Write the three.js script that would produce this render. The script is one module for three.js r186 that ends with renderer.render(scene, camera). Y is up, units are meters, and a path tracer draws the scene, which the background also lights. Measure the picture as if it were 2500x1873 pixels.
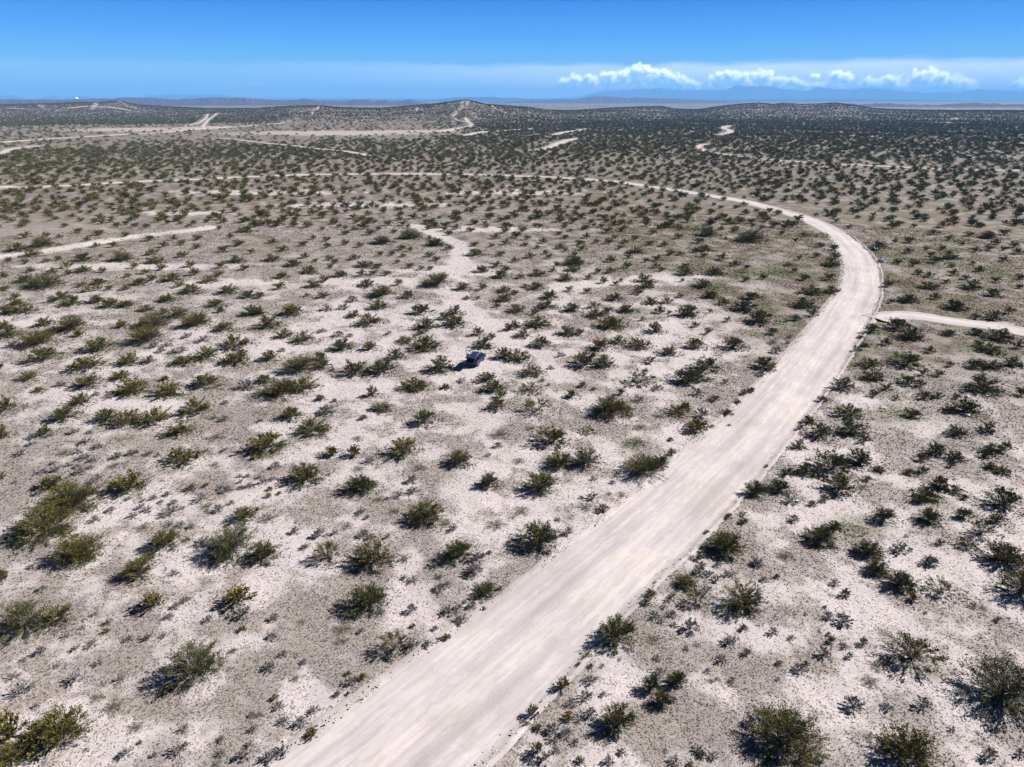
import * as THREE from 'three';
import { createNoise2D } from 'simplex-noise';
import { mergeGeometries } from 'three/addons/utils/BufferGeometryUtils.js';
import { RoundedBoxGeometry } from 'three/addons/geometries/RoundedBoxGeometry.js';

// ------------------------------------------------------------------ camera, sun, exposure, air
const EYE = 38;                                            // metres above the desert floor
const scene = new THREE.Scene();
const camera = new THREE.PerspectiveCamera(57.70, 2500 / 1873, 0.5, 40000);
camera.position.set(0, EYE, 0);
camera.rotation.set(-THREE.MathUtils.degToRad(22.106), 0, 0);
const renderer = new THREE.WebGLRenderer({ antialias: true });
renderer.toneMapping = THREE.LinearToneMapping;
renderer.toneMappingExposure = 2.5;
renderer.shadowMap.enabled = true;

const SUN_ELEVATION = THREE.MathUtils.degToRad(35), SUN_TURN = THREE.MathUtils.degToRad(23);
const sunDir = new THREE.Vector3(Math.cos(SUN_TURN) * Math.cos(SUN_ELEVATION), Math.sin(SUN_ELEVATION), -Math.sin(SUN_TURN) * Math.cos(SUN_ELEVATION));
const sun = new THREE.DirectionalLight(new THREE.Color().setRGB(1, 0.95, 0.91), 5);
sun.name = 'sun';
sun.position.copy(sunDir).multiplyScalar(400).add(new THREE.Vector3(0, 0, -120));
sun.target.position.set(0, 0, -120);
sun.castShadow = true;
sun.shadow.mapSize.set(4096, 4096);
Object.assign(sun.shadow.camera, { left: -220, right: 220, top: 220, bottom: -220, near: 1, far: 900 });
scene.add(sun, sun.target);

scene.fog = new THREE.FogExp2(new THREE.Color().setRGB(0.2, 0.52, 1.0), 7e-5);

// ------------------------------------------------------------------ numbers
function mulberry(a) { return () => { a |= 0; a = (a + 0x6d2b79f5) | 0; let t = Math.imul(a ^ (a >>> 15), 1 | a); t = (t + Math.imul(t ^ (t >>> 7), 61 | t)) ^ t; return ((t ^ (t >>> 14)) >>> 0) / 4294967296; }; }
const noiseA = createNoise2D(mulberry(11)), noiseB = createNoise2D(mulberry(12)), noiseC = createNoise2D(mulberry(13));
const ss = (a, b, x) => { const t = Math.min(1, Math.max(0, (x - a) / (b - a))); return t * t * (3 - 2 * t); };
const clamp01 = (x) => Math.min(1, Math.max(0, x));
const mix = (a, b, t) => a + (b - a) * t;
const mix3 = (a, b, t) => [mix(a[0], b[0], t), mix(a[1], b[1], t), mix(a[2], b[2], t)];
function fbm(n, x, y, octaves) { let s = 0, a = 0.5, t = 0; for (let i = 0; i < octaves; i++) { s += a * n(x, y); t += a; x = x * 2.03 + 17.1; y = y * 2.03 - 9.7; a *= 0.5; } return s / t; }
function table(rows, x, col) {                             // straight lines between the rows of a table
  if (x <= rows[0][0]) return rows[0][col];
  for (let i = 1; i < rows.length; i++) if (x < rows[i][0]) { const a = rows[i - 1], b = rows[i]; return mix(a[col], b[col], (x - a[0]) / (b[0] - a[0])); }
  return rows[rows.length - 1][col];
}
const DEG = 180 / Math.PI;

// places and sizes in metres on the desert floor (x to the east, -z to the north)
// creosote bushes: x, z, width, height, 1 = bare grey branches + 2 = grass at the foot + 4 = sparse
const CREOSOTE = [[33.9,-36.4,5.1,2.1,3],[17.6,-32.8,4.2,1.9,2],[-22.7,-38.5,4.1,1.9,3],[-29.2,-33.1,3.6,1.7,2],[-44.6,-56.2,5.2,2.1,2],[-25.6,-53.2,4.9,2.1,3],[-38.1,-43.4,4.1,1.8,1],[24.6,-31.6,3.2,1.6,2],[-44.6,-61.1,5.0,2.1,2],[29.4,-39.8,3.6,1.7,6],[-38.9,-52.2,4.1,1.9,2],[-11.7,-45.7,3.5,1.7,0],[18.9,-45.6,3.5,1.7,3],[2.6,-54.3,3.9,1.8,0],[8.0,-42.0,3.1,1.6,0],[-12.4,-51.4,3.6,1.8,3],[43.9,-51.4,3.5,1.5,2],[42.5,-47.3,3.2,1.7,1],[13.0,-83.5,5.1,2.1,2],[35.7,-68.2,4.2,1.9,0],[-40.5,-64.1,4.0,1.8,0],[-29.0,-73.3,4.4,2.0,2],[14.8,-68.0,4.2,1.7,0],[-31.1,-31.5,2.3,1.0,2],[-8.4,-58.4,3.6,1.7,0],[19.6,-53.3,3.3,1.7,2],[6.9,-33.9,2.3,1.4,0],[-22.4,-66.0,3.7,1.6,2],[50.1,-61.0,3.4,1.7,0],[4.9,-74.7,4.0,1.8,0],[-12.7,-72.3,3.7,1.8,0],[34.6,-63.9,3.4,1.6,0],[-32.3,-90.1,4.5,1.9,2],[3.1,-64.2,3.3,1.7,0],[-32.3,-49.7,2.6,1.5,0],[-35.7,-44.0,2.4,1.2,1],[28.8,-54.7,2.8,1.4,2],[-62.5,-113.0,5.1,2.1,0],[-53.5,-90.6,4.2,1.8,2],[-32.2,-98.9,4.5,1.9,0],[25.9,-94.5,4.4,1.9,2],[66.6,-91.2,4.2,1.8,2],[-37.3,-70.1,3.4,1.7,0],[-8.8,-40.7,2.2,1.4,4],[35.8,-47.3,2.4,1.1,4],[-16.0,-63.9,3.0,1.6,2],[-4.9,-52.2,2.6,1.5,0],[8.3,-69.7,3.2,1.7,1],[41.9,-77.6,3.4,1.5,2],[-79.2,-120.0,5.0,2.1,0],[-80.0,-111.1,4.7,2.0,0],[-74.2,-103.8,4.4,1.9,0],[-65.3,-99.9,4.3,1.8,0],[-41.8,-83.8,3.7,1.8,2],[11.5,-101.0,4.3,1.9,0],[61.3,-101.2,4.3,1.8,0],[-103.3,-150.6,6.2,2.4,0],[-45.7,-81.0,3.5,1.7,0],[-24.9,-77.8,3.4,1.6,2],[-22.2,-52.1,2.5,1.5,2],[3.4,-84.0,3.6,1.5,4],[5.4,-69.3,3.1,1.4,0],[-32.0,-53.9,2.4,1.4,0],[44.0,-82.8,3.4,1.4,0],[39.3,-69.6,2.9,1.6,2],[-65.7,-121.8,4.7,2.0,0],[-57.5,-121.8,4.7,2.0,0],[-67.9,-108.1,4.3,1.8,0],[-46.2,-110.2,4.3,1.8,0],[-60.8,-92.6,3.7,1.6,0],[-44.2,-93.0,3.7,1.6,0],[-48.0,-89.7,3.6,1.6,2],[-23.6,-97.5,3.9,1.7,0],[32.8,-48.1,2.2,1.4,2],[-49.0,-80.5,3.2,1.7,0],[-41.0,-77.6,3.1,1.6,3],[-11.2,-80.3,3.2,1.7,0],[-16.5,-52.0,2.3,1.4,4],[32.3,-52.7,2.3,1.3,0],[-57.7,-81.5,3.1,1.4,0],[-48.9,-64.5,2.6,1.3,2],[-5.9,-69.7,2.7,1.5,0],[37.9,-76.8,2.9,1.6,0],[-43.5,-102.4,3.7,1.6,0],[-14.4,-109.2,4.0,1.8,2],[-19.4,-98.2,3.6,1.8,0],[-10.9,-99.0,3.6,1.8,2],[-29.9,-91.9,3.4,1.4,0],[-14.0,-91.9,3.4,1.5,2],[17.8,-121.2,4.3,1.9,2],[18.8,-94.2,3.5,1.7,4],[60.2,-84.1,3.2,1.3,2],[-16.5,-152.4,5.3,2.2,0],[69.6,-204.7,7.0,2.6,0],[-2.2,-47.3,1.9,0.8,0],[14.7,-48.2,2.0,0.8,0],[31.8,-50.1,2.0,1.1,2],[25.5,-63.2,2.4,1.4,0],[28.3,-64.0,2.3,1.1,0],[44.4,-55.7,2.1,1.3,4],[42.9,-62.5,2.3,1.1,2],[-95.1,-130.4,4.3,1.8,0],[-48.8,-105.0,3.5,1.7,0],[-67.4,-84.6,2.9,1.6,0],[-10.5,-121.7,4.0,1.7,0],[-2.6,-91.1,3.1,1.6,0],[-2.0,-84.9,2.9,1.3,0],[4.8,-121.7,4.0,1.8,2],[33.6,-128.7,4.2,1.9,2],[45.5,-132.1,4.3,1.8,0],[45.8,-124.1,4.1,1.9,0],[36.7,-109.5,3.6,1.7,0],[29.9,-99.7,3.4,1.7,0],[68.9,-114.6,3.8,1.8,2],[84.1,-114.0,3.8,1.8,0],[-27.4,-142.8,4.6,1.9,0],[-52.2,-81.2,2.8,1.4,0],[-26.3,-58.4,2.1,1.1,0],[-28.6,-81.9,2.8,1.5,0],[32.4,-67.5,2.2,1.0,0],[36.4,-58.2,2.0,1.3,0],[-63.6,-127.7,3.8,1.7,0],[-88.0,-116.0,3.5,1.5,0],[-59.9,-102.1,3.1,1.6,0],[-51.2,-101.7,3.1,1.3,0],[-44.2,-120.9,3.6,1.8,0],[-17.6,-129.9,3.9,1.8,0],[-26.3,-122.7,3.7,1.8,0],[21.2,-109.9,3.3,1.4,0],[1.0,-104.1,3.2,1.5,0],[69.4,-120.2,3.6,1.8,0],[47.2,-91.6,2.8,1.5,0],[-132.4,-196.5,5.6,2.3,0],[-68.8,-145.8,4.3,1.8,0],[9.7,-37.0,1.4,1.1,0],[15.0,-45.9,1.6,1.1,4],[-2.5,-64.7,2.1,1.4,0],[21.9,-83.2,2.6,1.1,0],[40.8,-58.0,1.9,1.3,2],[41.7,-53.7,1.7,0.7,4],[45.4,-64.4,2.0,1.4,2],[11.6,-37.5,1.3,1.0,0],[10.2,-35.7,1.2,1.0,0],[49.5,-72.3,2.1,1.4,0],[56.1,-72.5,2.1,0.9,2],[54.7,-77.1,2.2,1.2,2],[-88.5,-135.9,3.6,1.5,0],[-80.2,-134.5,3.6,1.7,0],[-51.6,-118.9,3.2,1.3,0],[-57.8,-95.7,2.7,1.1,0],[-58.5,-86.5,2.4,1.3,0],[-35.6,-112.8,3.1,1.6,0],[-15.5,-120.2,3.2,1.6,2],[-28.0,-108.7,3.0,1.6,2],[-3.6,-95.0,2.6,1.1,0],[-17.1,-84.0,2.4,1.0,1],[4.9,-110.3,3.0,1.6,0],[14.6,-108.8,3.0,1.6,0],[30.5,-109.7,3.0,1.5,0],[25.4,-106.3,2.9,1.2,0],[3.0,-97.4,2.7,1.3,0],[2.4,-90.8,2.5,1.2,4],[38.8,-100.3,2.8,1.5,0],[58.1,-134.6,3.6,1.5,2],[87.4,-133.0,3.6,1.6,2],[55.3,-100.7,2.8,1.2,0],[57.4,-93.7,2.6,1.1,0],[71.3,-100.2,2.8,1.2,0],[52.0,-82.3,2.3,1.0,0],[-100.1,-177.8,4.6,2.0,0],[-77.2,-155.4,4.1,1.7,0],[-60.6,-144.8,3.8,1.6,0],[-30.4,-208.9,5.4,2.2,0],[15.7,-173.3,4.5,1.9,0],[16.7,-68.9,1.9,1.3,0],[78.0,-107.5,2.8,1.3,2],[53.0,-95.2,2.5,1.3,2],[63.6,-144.7,3.6,1.6,0],[44.5,-58.6,1.6,1.1,0],[41.7,-61.5,1.6,0.8,0],[50.7,-70.5,1.8,1.0,0],[53.9,-67.5,1.8,0.7,0],[-76.8,-134.4,3.2,1.3,0],[-70.8,-138.9,3.3,1.4,0],[-59.4,-135.2,3.2,1.3,0],[-50.0,-128.9,3.1,1.6,0],[-85.3,-121.7,2.9,1.5,0],[-71.3,-95.5,2.4,1.1,0],[-39.3,-114.9,2.8,1.4,0],[-38.4,-103.8,2.5,1.3,0],[-26.3,-133.1,3.2,1.6,0],[-4.7,-110.1,2.7,1.5,2],[-1.2,-104.8,2.6,1.5,0],[-36.2,-94.4,2.3,1.0,0],[6.8,-133.8,3.2,1.3,0],[11.8,-131.7,3.1,1.4,2],[15.9,-127.6,3.0,1.3,0],[9.6,-116.6,2.8,1.4,0],[14.2,-100.7,2.5,1.5,0],[74.0,-100.1,2.5,1.1,0],[-135.3,-190.4,4.4,1.9,0],[-127.2,-183.8,4.2,1.8,0],[-90.6,-175.3,4.1,1.7,0],[-110.3,-155.1,3.6,1.5,0],[-37.4,-200.8,4.6,1.9,0],[-21.8,-197.9,4.5,1.9,0],[59.5,-213.6,4.9,2.0,0],[30.0,-155.4,3.6,1.5,0],[42.3,-150.7,3.5,1.5,0],[41.4,-141.5,3.3,1.4,0],[49.8,-140.6,3.3,1.4,0],[100.6,-148.8,3.5,1.7,0],[46.4,-63.4,1.6,0.7,0],[22.2,-130.9,2.9,1.2,2],[77.8,-101.3,2.3,1.3,2],[-110.0,-177.5,3.9,1.8,0],[-9.7,-184.0,4.0,1.7,0],[-32.3,-151.6,3.3,1.4,0],[-1.7,-139.1,3.1,1.3,0],[47.8,-162.1,3.5,1.7,0],[7.9,-140.6,3.1,1.6,0],[21.2,-139.8,3.1,1.3,0],[79.3,-171.8,3.7,1.8,0],[142.6,-209.9,4.5,1.9,0],[-62.3,-76.4,1.8,1.3,0],[46.9,-70.5,1.6,0.9,0],[43.7,-67.2,1.5,0.6,0],[-80.7,-115.2,2.4,1.1,0],[-10.9,-129.4,2.7,1.5,0],[-18.2,-112.6,2.4,1.0,0],[-29.1,-100.1,2.2,1.3,0],[-18.5,-104.2,2.2,1.4,0],[1.0,-130.8,2.7,1.5,0],[1.9,-115.3,2.4,1.1,0],[18.1,-112.1,2.4,1.0,0],[28.1,-136.6,2.8,1.2,0],[63.7,-118.0,2.5,1.5,0],[81.7,-116.8,2.5,1.0,0],[80.2,-138.0,2.9,1.2,0],[90.6,-125.9,2.6,1.5,0],[57.0,-88.3,1.9,0.9,0],[57.8,-83.7,1.8,0.8,2],[-83.5,-220.4,4.4,1.8,0],[-70.3,-176.3,3.6,1.5,0],[-102.9,-165.0,3.4,1.4,0],[-83.0,-152.3,3.1,1.3,0],[-68.9,-155.1,3.2,1.3,0],[-54.9,-141.3,2.9,1.4,0],[-93.2,-140.4,2.9,1.4,0],[-61.6,-177.6,3.6,1.5,0],[-54.5,-171.7,3.5,1.5,0],[-48.4,-164.1,3.3,1.7,0],[-36.5,-170.6,3.5,1.5,0],[-40.0,-160.0,3.3,1.4,0],[-2.6,-159.1,3.2,1.6,0],[-21.7,-141.3,2.9,1.5,0],[40.9,-162.0,3.3,1.7,0],[5.3,-148.9,3.1,1.3,0],[29.7,-149.7,3.1,1.5,0],[113.6,-179.9,3.6,1.8,0],[91.1,-148.7,3.1,1.5,0],[81.5,-138.8,2.9,1.2,0],[101.1,-142.7,2.9,1.6,0],[-43.8,-49.0,1.2,0.9,0],[59.1,-77.9,1.6,1.1,0],[76.4,-116.2,2.3,1.0,0],[-92.7,-153.1,2.9,1.2,0],[-53.3,-158.9,3.0,1.3,0],[-44.1,-150.5,2.9,1.3,0],[-10.8,-147.9,2.8,1.6,0],[-7.3,-165.1,3.1,1.6,0],[-1.6,-146.2,2.8,1.2,0],[33.2,-187.7,3.5,1.5,0],[52.7,-190.4,3.6,1.5,0],[14.8,-166.2,3.1,1.3,0],[6.1,-161.0,3.1,1.6,0],[12.2,-156.1,3.0,1.6,0],[68.5,-145.2,2.8,1.5,0],[102.4,-194.5,3.6,1.8,0],[-57.3,-76.8,1.6,1.2,0],[9.4,-77.4,1.6,0.8,4],[34.0,-73.6,1.4,1.0,0],[30.2,-67.0,1.3,0.8,0],[40.5,-67.6,1.3,0.6,0],[54.5,-71.1,1.4,0.9,0],[58.3,-73.3,1.4,0.9,0],[53.4,-68.5,1.3,0.7,0],[-84.7,-137.8,2.5,1.4,0],[-99.9,-136.2,2.4,1.2,0],[-97.8,-129.8,2.3,1.4,0],[-71.4,-131.3,2.3,1.1,0],[-91.5,-120.2,2.2,1.4,0],[-43.5,-105.4,1.9,1.1,0],[-57.0,-102.6,1.9,0.9,0],[-48.7,-129.2,2.3,1.4,0],[-29.9,-127.3,2.3,1.1,0],[-12.9,-126.0,2.3,1.1,0],[-30.3,-103.6,1.9,1.2,0]];
const MORE_CREOSOTE = [[-6.0,-116.3,2.1,1.4],[-1.6,-88.3,1.7,1.0],[4.3,-129.3,2.3,1.0],[16.2,-133.5,2.4,1.1],[18.5,-130.0,2.3,1.1],[0.5,-119.8,2.2,1.4],[28.6,-130.0,2.3,1.3],[31.5,-137.2,2.4,1.0],[42.5,-135.6,2.4,1.2],[27.8,-87.6,1.6,0.7],[57.3,-127.9,2.3,1.3],[45.8,-116.8,2.1,1.2],[39.5,-99.1,1.8,1.3],[62.8,-110.8,2.0,1.1],[53.3,-91.5,1.7,0.8],[71.0,-89.3,1.7,1.2],[-145.5,-209.6,3.6,1.8],[-126.3,-214.7,3.7,1.6],[-78.4,-188.9,3.3,1.7],[-77.4,-197.3,3.4,1.7],[-95.9,-184.8,3.2,1.6],[-109.4,-169.2,3.0,1.6],[-79.5,-170.4,3.0,1.6],[-74.9,-161.8,2.8,1.6],[-71.4,-169.3,3.0,1.5],[-94.9,-150.3,2.7,1.1],[-90.9,-145.9,2.6,1.3],[-68.8,-160.8,2.8,1.2],[-109.4,-146.7,2.6,1.1],[-93.4,-137.9,2.5,1.2],[-73.4,-150.3,2.7,1.1],[-62.6,-190.3,3.3,1.4],[-40.6,-178.6,3.1,1.3],[-33.0,-169.3,3.0,1.2],[-21.8,-182.4,3.2,1.3],[-50.6,-148.6,2.6,1.5],[-42.5,-155.0,2.7,1.3],[-18.7,-150.4,2.7,1.1],[-3.8,-170.5,3.0,1.2],[-39.3,-141.1,2.5,1.1],[1.2,-209.9,3.6,1.8],[29.8,-218.4,3.7,1.6],[54.0,-201.3,3.5,1.5],[25.2,-176.2,3.1,1.5],[37.2,-177.4,3.1,1.5],[54.3,-178.6,3.1,1.6],[55.4,-171.5,3.0,1.3],[26.8,-144.4,2.6,1.2],[83.8,-179.8,3.1,1.6],[72.8,-156.8,2.8,1.5],[114.7,-201.8,3.5,1.7],[107.2,-174.9,3.0,1.6],[129.0,-214.7,3.7,1.5],[150.8,-214.7,3.7,1.8],[135.6,-186.0,3.2,1.5],[99.7,-171.4,3.0,1.4],[87.6,-140.2,2.5,1.1],[42.3,-74.9,1.3,0.9],[45.4,-67.6,1.2,0.7],[68.1,-107.2,1.8,1.0],[63.7,-96.9,1.6,0.9],[50.2,-88.9,1.5,0.9],[-86.7,-182.2,2.9,1.4],[-85.1,-166.9,2.7,1.5],[-86.7,-162.7,2.6,1.1],[-84.1,-137.1,2.2,1.2],[-69.0,-201.8,3.2,1.3],[-43.6,-214.8,3.4,1.7],[13.4,-193.6,3.1,1.3],[19.3,-190.8,3.0,1.4],[4.7,-181.0,2.9,1.3],[23.5,-163.9,2.6,1.3],[67.0,-156.8,2.5,1.4],[39.5,-54.0,0.9,0.5],[-66.9,-129.1,1.9,1.2],[-16.1,-116.2,1.8,0.8],[-0.6,-119.0,1.8,1.3],[11.9,-116.7,1.8,1.0],[87.4,-126.3,1.9,1.0],[95.9,-129.7,1.9,1.3],[77.8,-110.1,1.7,1.0],[83.8,-109.1,1.7,1.2],[61.4,-96.9,1.5,1.0],[58.6,-92.5,1.4,1.0],[58.9,-88.5,1.4,0.7],[-134.6,-218.0,3.1,1.6],[-106.0,-204.7,2.9,1.6],[-97.7,-195.6,2.8,1.5],[-93.9,-198.6,2.9,1.6],[-92.8,-206.3,3.0,1.6],[-109.5,-163.6,2.4,1.2],[-117.6,-158.5,2.3,1.4],[-82.0,-155.7,2.3,1.4],[-102.8,-140.1,2.1,1.1],[-115.4,-164.7,2.4,1.0],[-59.0,-197.2,2.8,1.4],[-50.9,-214.7,3.1,1.3],[-30.3,-191.5,2.8,1.4],[-17.2,-191.5,2.8,1.3],[-13.0,-220.0,3.1,1.3],[-4.9,-208.0,3.0,1.4],[-1.8,-198.7,2.9,1.4],[-3.0,-183.5,2.7,1.3],[-54.0,-180.9,2.6,1.3],[-47.1,-178.4,2.6,1.2],[-44.6,-173.7,2.5,1.3],[-29.4,-161.3,2.4,1.1],[-25.0,-169.1,2.5,1.3],[-35.2,-160.7,2.3,1.4],[-32.6,-161.7,2.4,1.1],[-6.4,-147.6,2.2,1.4],[-1.5,-165.9,2.4,1.2],[-52.4,-141.0,2.1,1.3],[19.2,-198.7,2.9,1.4],[27.7,-200.2,2.9,1.6],[39.3,-198.7,2.9,1.2],[49.4,-208.0,3.0,1.6],[43.5,-216.4,3.1,1.3],[28.2,-169.1,2.5,1.5],[42.1,-184.7,2.7,1.4],[50.3,-182.1,2.6,1.1],[1.9,-158.1,2.3,1.0],[35.9,-165.4,2.4,1.0],[42.8,-170.2,2.5,1.0],[12.4,-146.8,2.2,1.1],[16.1,-145.1,2.1,1.1],[106.8,-187.3,2.7,1.4],[138.9,-212.8,3.0,1.3],[138.6,-200.0,2.9,1.4],[140.8,-195.5,2.8,1.6],[125.8,-188.6,2.7,1.3],[131.1,-191.3,2.8,1.5],[125.9,-177.1,2.6,1.3],[97.0,-173.6,2.5,1.3],[96.2,-162.6,2.4,1.1],[103.9,-161.6,2.4,1.4],[104.4,-157.6,2.3,1.0],[82.8,-150.2,2.2,1.4],[116.9,-157.5,2.3,1.2],[97.1,-159.6,2.3,1.2],[109.5,-154.7,2.3,1.2],[-116.4,-211.1,2.7,1.5],[-111.8,-195.5,2.5,1.5],[-87.4,-192.7,2.5,1.5],[-92.5,-168.9,2.2,1.3],[-64.8,-166.8,2.2,1.3],[-83.7,-147.4,2.0,1.1],[-87.2,-147.4,2.0,1.1],[-54.3,-204.7,2.6,1.3],[-47.4,-198.5,2.6,1.4],[-19.2,-214.6,2.8,1.5],[-22.0,-166.9,2.2,1.0],[-19.4,-177.1,2.3,1.1],[-25.2,-152.0,2.0,1.4],[9.0,-201.6,2.6,1.5],[69.3,-219.8,2.8,1.2],[30.5,-180.8,2.4,1.1],[35.3,-169.0,2.2,1.3],[53.2,-155.7,2.1,1.1],[2.9,-150.2,2.0,0.8],[20.6,-153.8,2.0,1.4],[35.2,-141.7,1.9,0.9],[88.7,-191.3,2.5,1.5],[110.8,-183.2,2.4,1.2],[128.9,-206.1,2.7,1.5],[112.6,-165.6,2.2,1.2],[49.2,-68.8,0.9,0.6],[38.4,-65.7,0.9,0.5],[-78.4,-99.7,1.2,1.0],[-3.5,-113.8,1.4,1.1],[-3.0,-133.9,1.6,0.8],[33.2,-120.7,1.5,0.9],[34.5,-117.1,1.4,1.1],[76.7,-136.8,1.6,0.9],[67.6,-100.6,1.2,0.8],[61.2,-88.1,1.1,0.7],[-140.2,-210.9,2.4,1.5],[-124.2,-204.4,2.3,1.4],[-84.2,-209.3,2.4,1.5],[-118.4,-175.7,2.0,1.1],[-69.7,-185.8,2.1,1.4],[-116.8,-178.1,2.1,1.1],[-104.4,-161.4,1.9,1.2],[-98.0,-164.5,1.9,1.3],[-51.4,-194.1,2.2,1.4],[-42.7,-195.5,2.3,1.4],[-10.6,-197.0,2.3,1.2],[-50.0,-175.8,2.0,0.9],[-34.7,-183.2,2.1,1.3],[-31.9,-184.5,2.1,1.2],[-19.8,-166.8,1.9,1.0],[-9.4,-140.0,1.7,0.7],[4.5,-206.2,2.4,1.4],[14.5,-214.4,2.5,1.2],[15.9,-207.8,2.4,1.3],[22.3,-209.4,2.4,1.5],[3.7,-197.0,2.3,1.0],[24.4,-201.5,2.3,1.1],[32.6,-201.5,2.3,1.1],[36.2,-206.1,2.4,1.3],[43.0,-197.0,2.3,1.4],[29.8,-192.7,2.2,1.0],[9.7,-180.7,2.1,1.1],[0.8,-175.8,2.0,1.3],[16.5,-183.2,2.1,1.2],[34.1,-175.8,2.0,1.0],[44.7,-184.5,2.1,1.0],[49.7,-188.5,2.2,1.2],[9.9,-165.3,1.9,0.9],[17.6,-157.5,1.8,1.1],[57.7,-157.5,1.8,1.2],[0.6,-144.1,1.7,1.0],[23.1,-151.9,1.8,1.0],[86.5,-195.4,2.3,1.2],[79.9,-181.9,2.1,1.3],[68.5,-171.1,2.0,0.9],[113.8,-191.1,2.2,0.9],[118.2,-191.1,2.2,1.2],[135.1,-191.1,2.2,1.1],[108.4,-169.9,2.0,0.8],[111.1,-149.1,1.8,1.0],[20.4,-163.5,1.8,1.2],[40.1,-124.3,1.3,0.9],[52.7,-87.7,1.0,0.6],[-135.2,-209.2,2.1,1.1],[-116.5,-195.3,2.0,1.3],[-99.5,-206.0,2.1,1.4],[-122.2,-173.3,1.8,1.3],[-127.8,-175.6,1.8,1.3],[-89.3,-159.3,1.6,1.0],[-89.5,-147.3,1.5,1.2],[-36.6,-217.8,2.2,1.1],[-5.7,-196.0,2.0,1.0],[-44.5,-168.8,1.7,0.9],[-28.7,-182.4,1.8,0.9],[-43.0,-142.3,1.5,0.7],[30.7,-209.3,2.1,1.0],[11.0,-171.1,1.7,1.1],[88.4,-212.6,2.1,1.2],[74.0,-178.1,1.8,1.2],[67.6,-164.5,1.7,1.1],[97.6,-153.5,1.6,0.9],[24.4,-124.9,1.1,0.7],[-58.9,-207.5,1.8,1.3],[-27.8,-189.7,1.6,1.2],[-28.9,-174.9,1.5,0.9],[-7.1,-139.9,1.2,0.8],[7.0,-193.0,1.7,1.1],[8.9,-185.6,1.6,1.1],[14.5,-189.1,1.6,1.1],[57.5,-168.7,1.5,0.9],[83.1,-215.9,1.9,1.1],[110.3,-201.2,1.7,1.3],[115.6,-173.2,1.5,0.8],[30.3,-129.4,1.0,0.7],[38.4,-130.1,1.0,0.8],[-107.8,-181.6,1.3,1.0],[-24.5,-207.4,1.5,1.1],[24.7,-155.0,1.1,0.9],[38.7,-155.3,1.1,0.7],[82.2,-202.6,1.5,1.2],[127.9,-198.0,1.4,1.1],[63.3,-207.3,1.2,0.8]];
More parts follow.
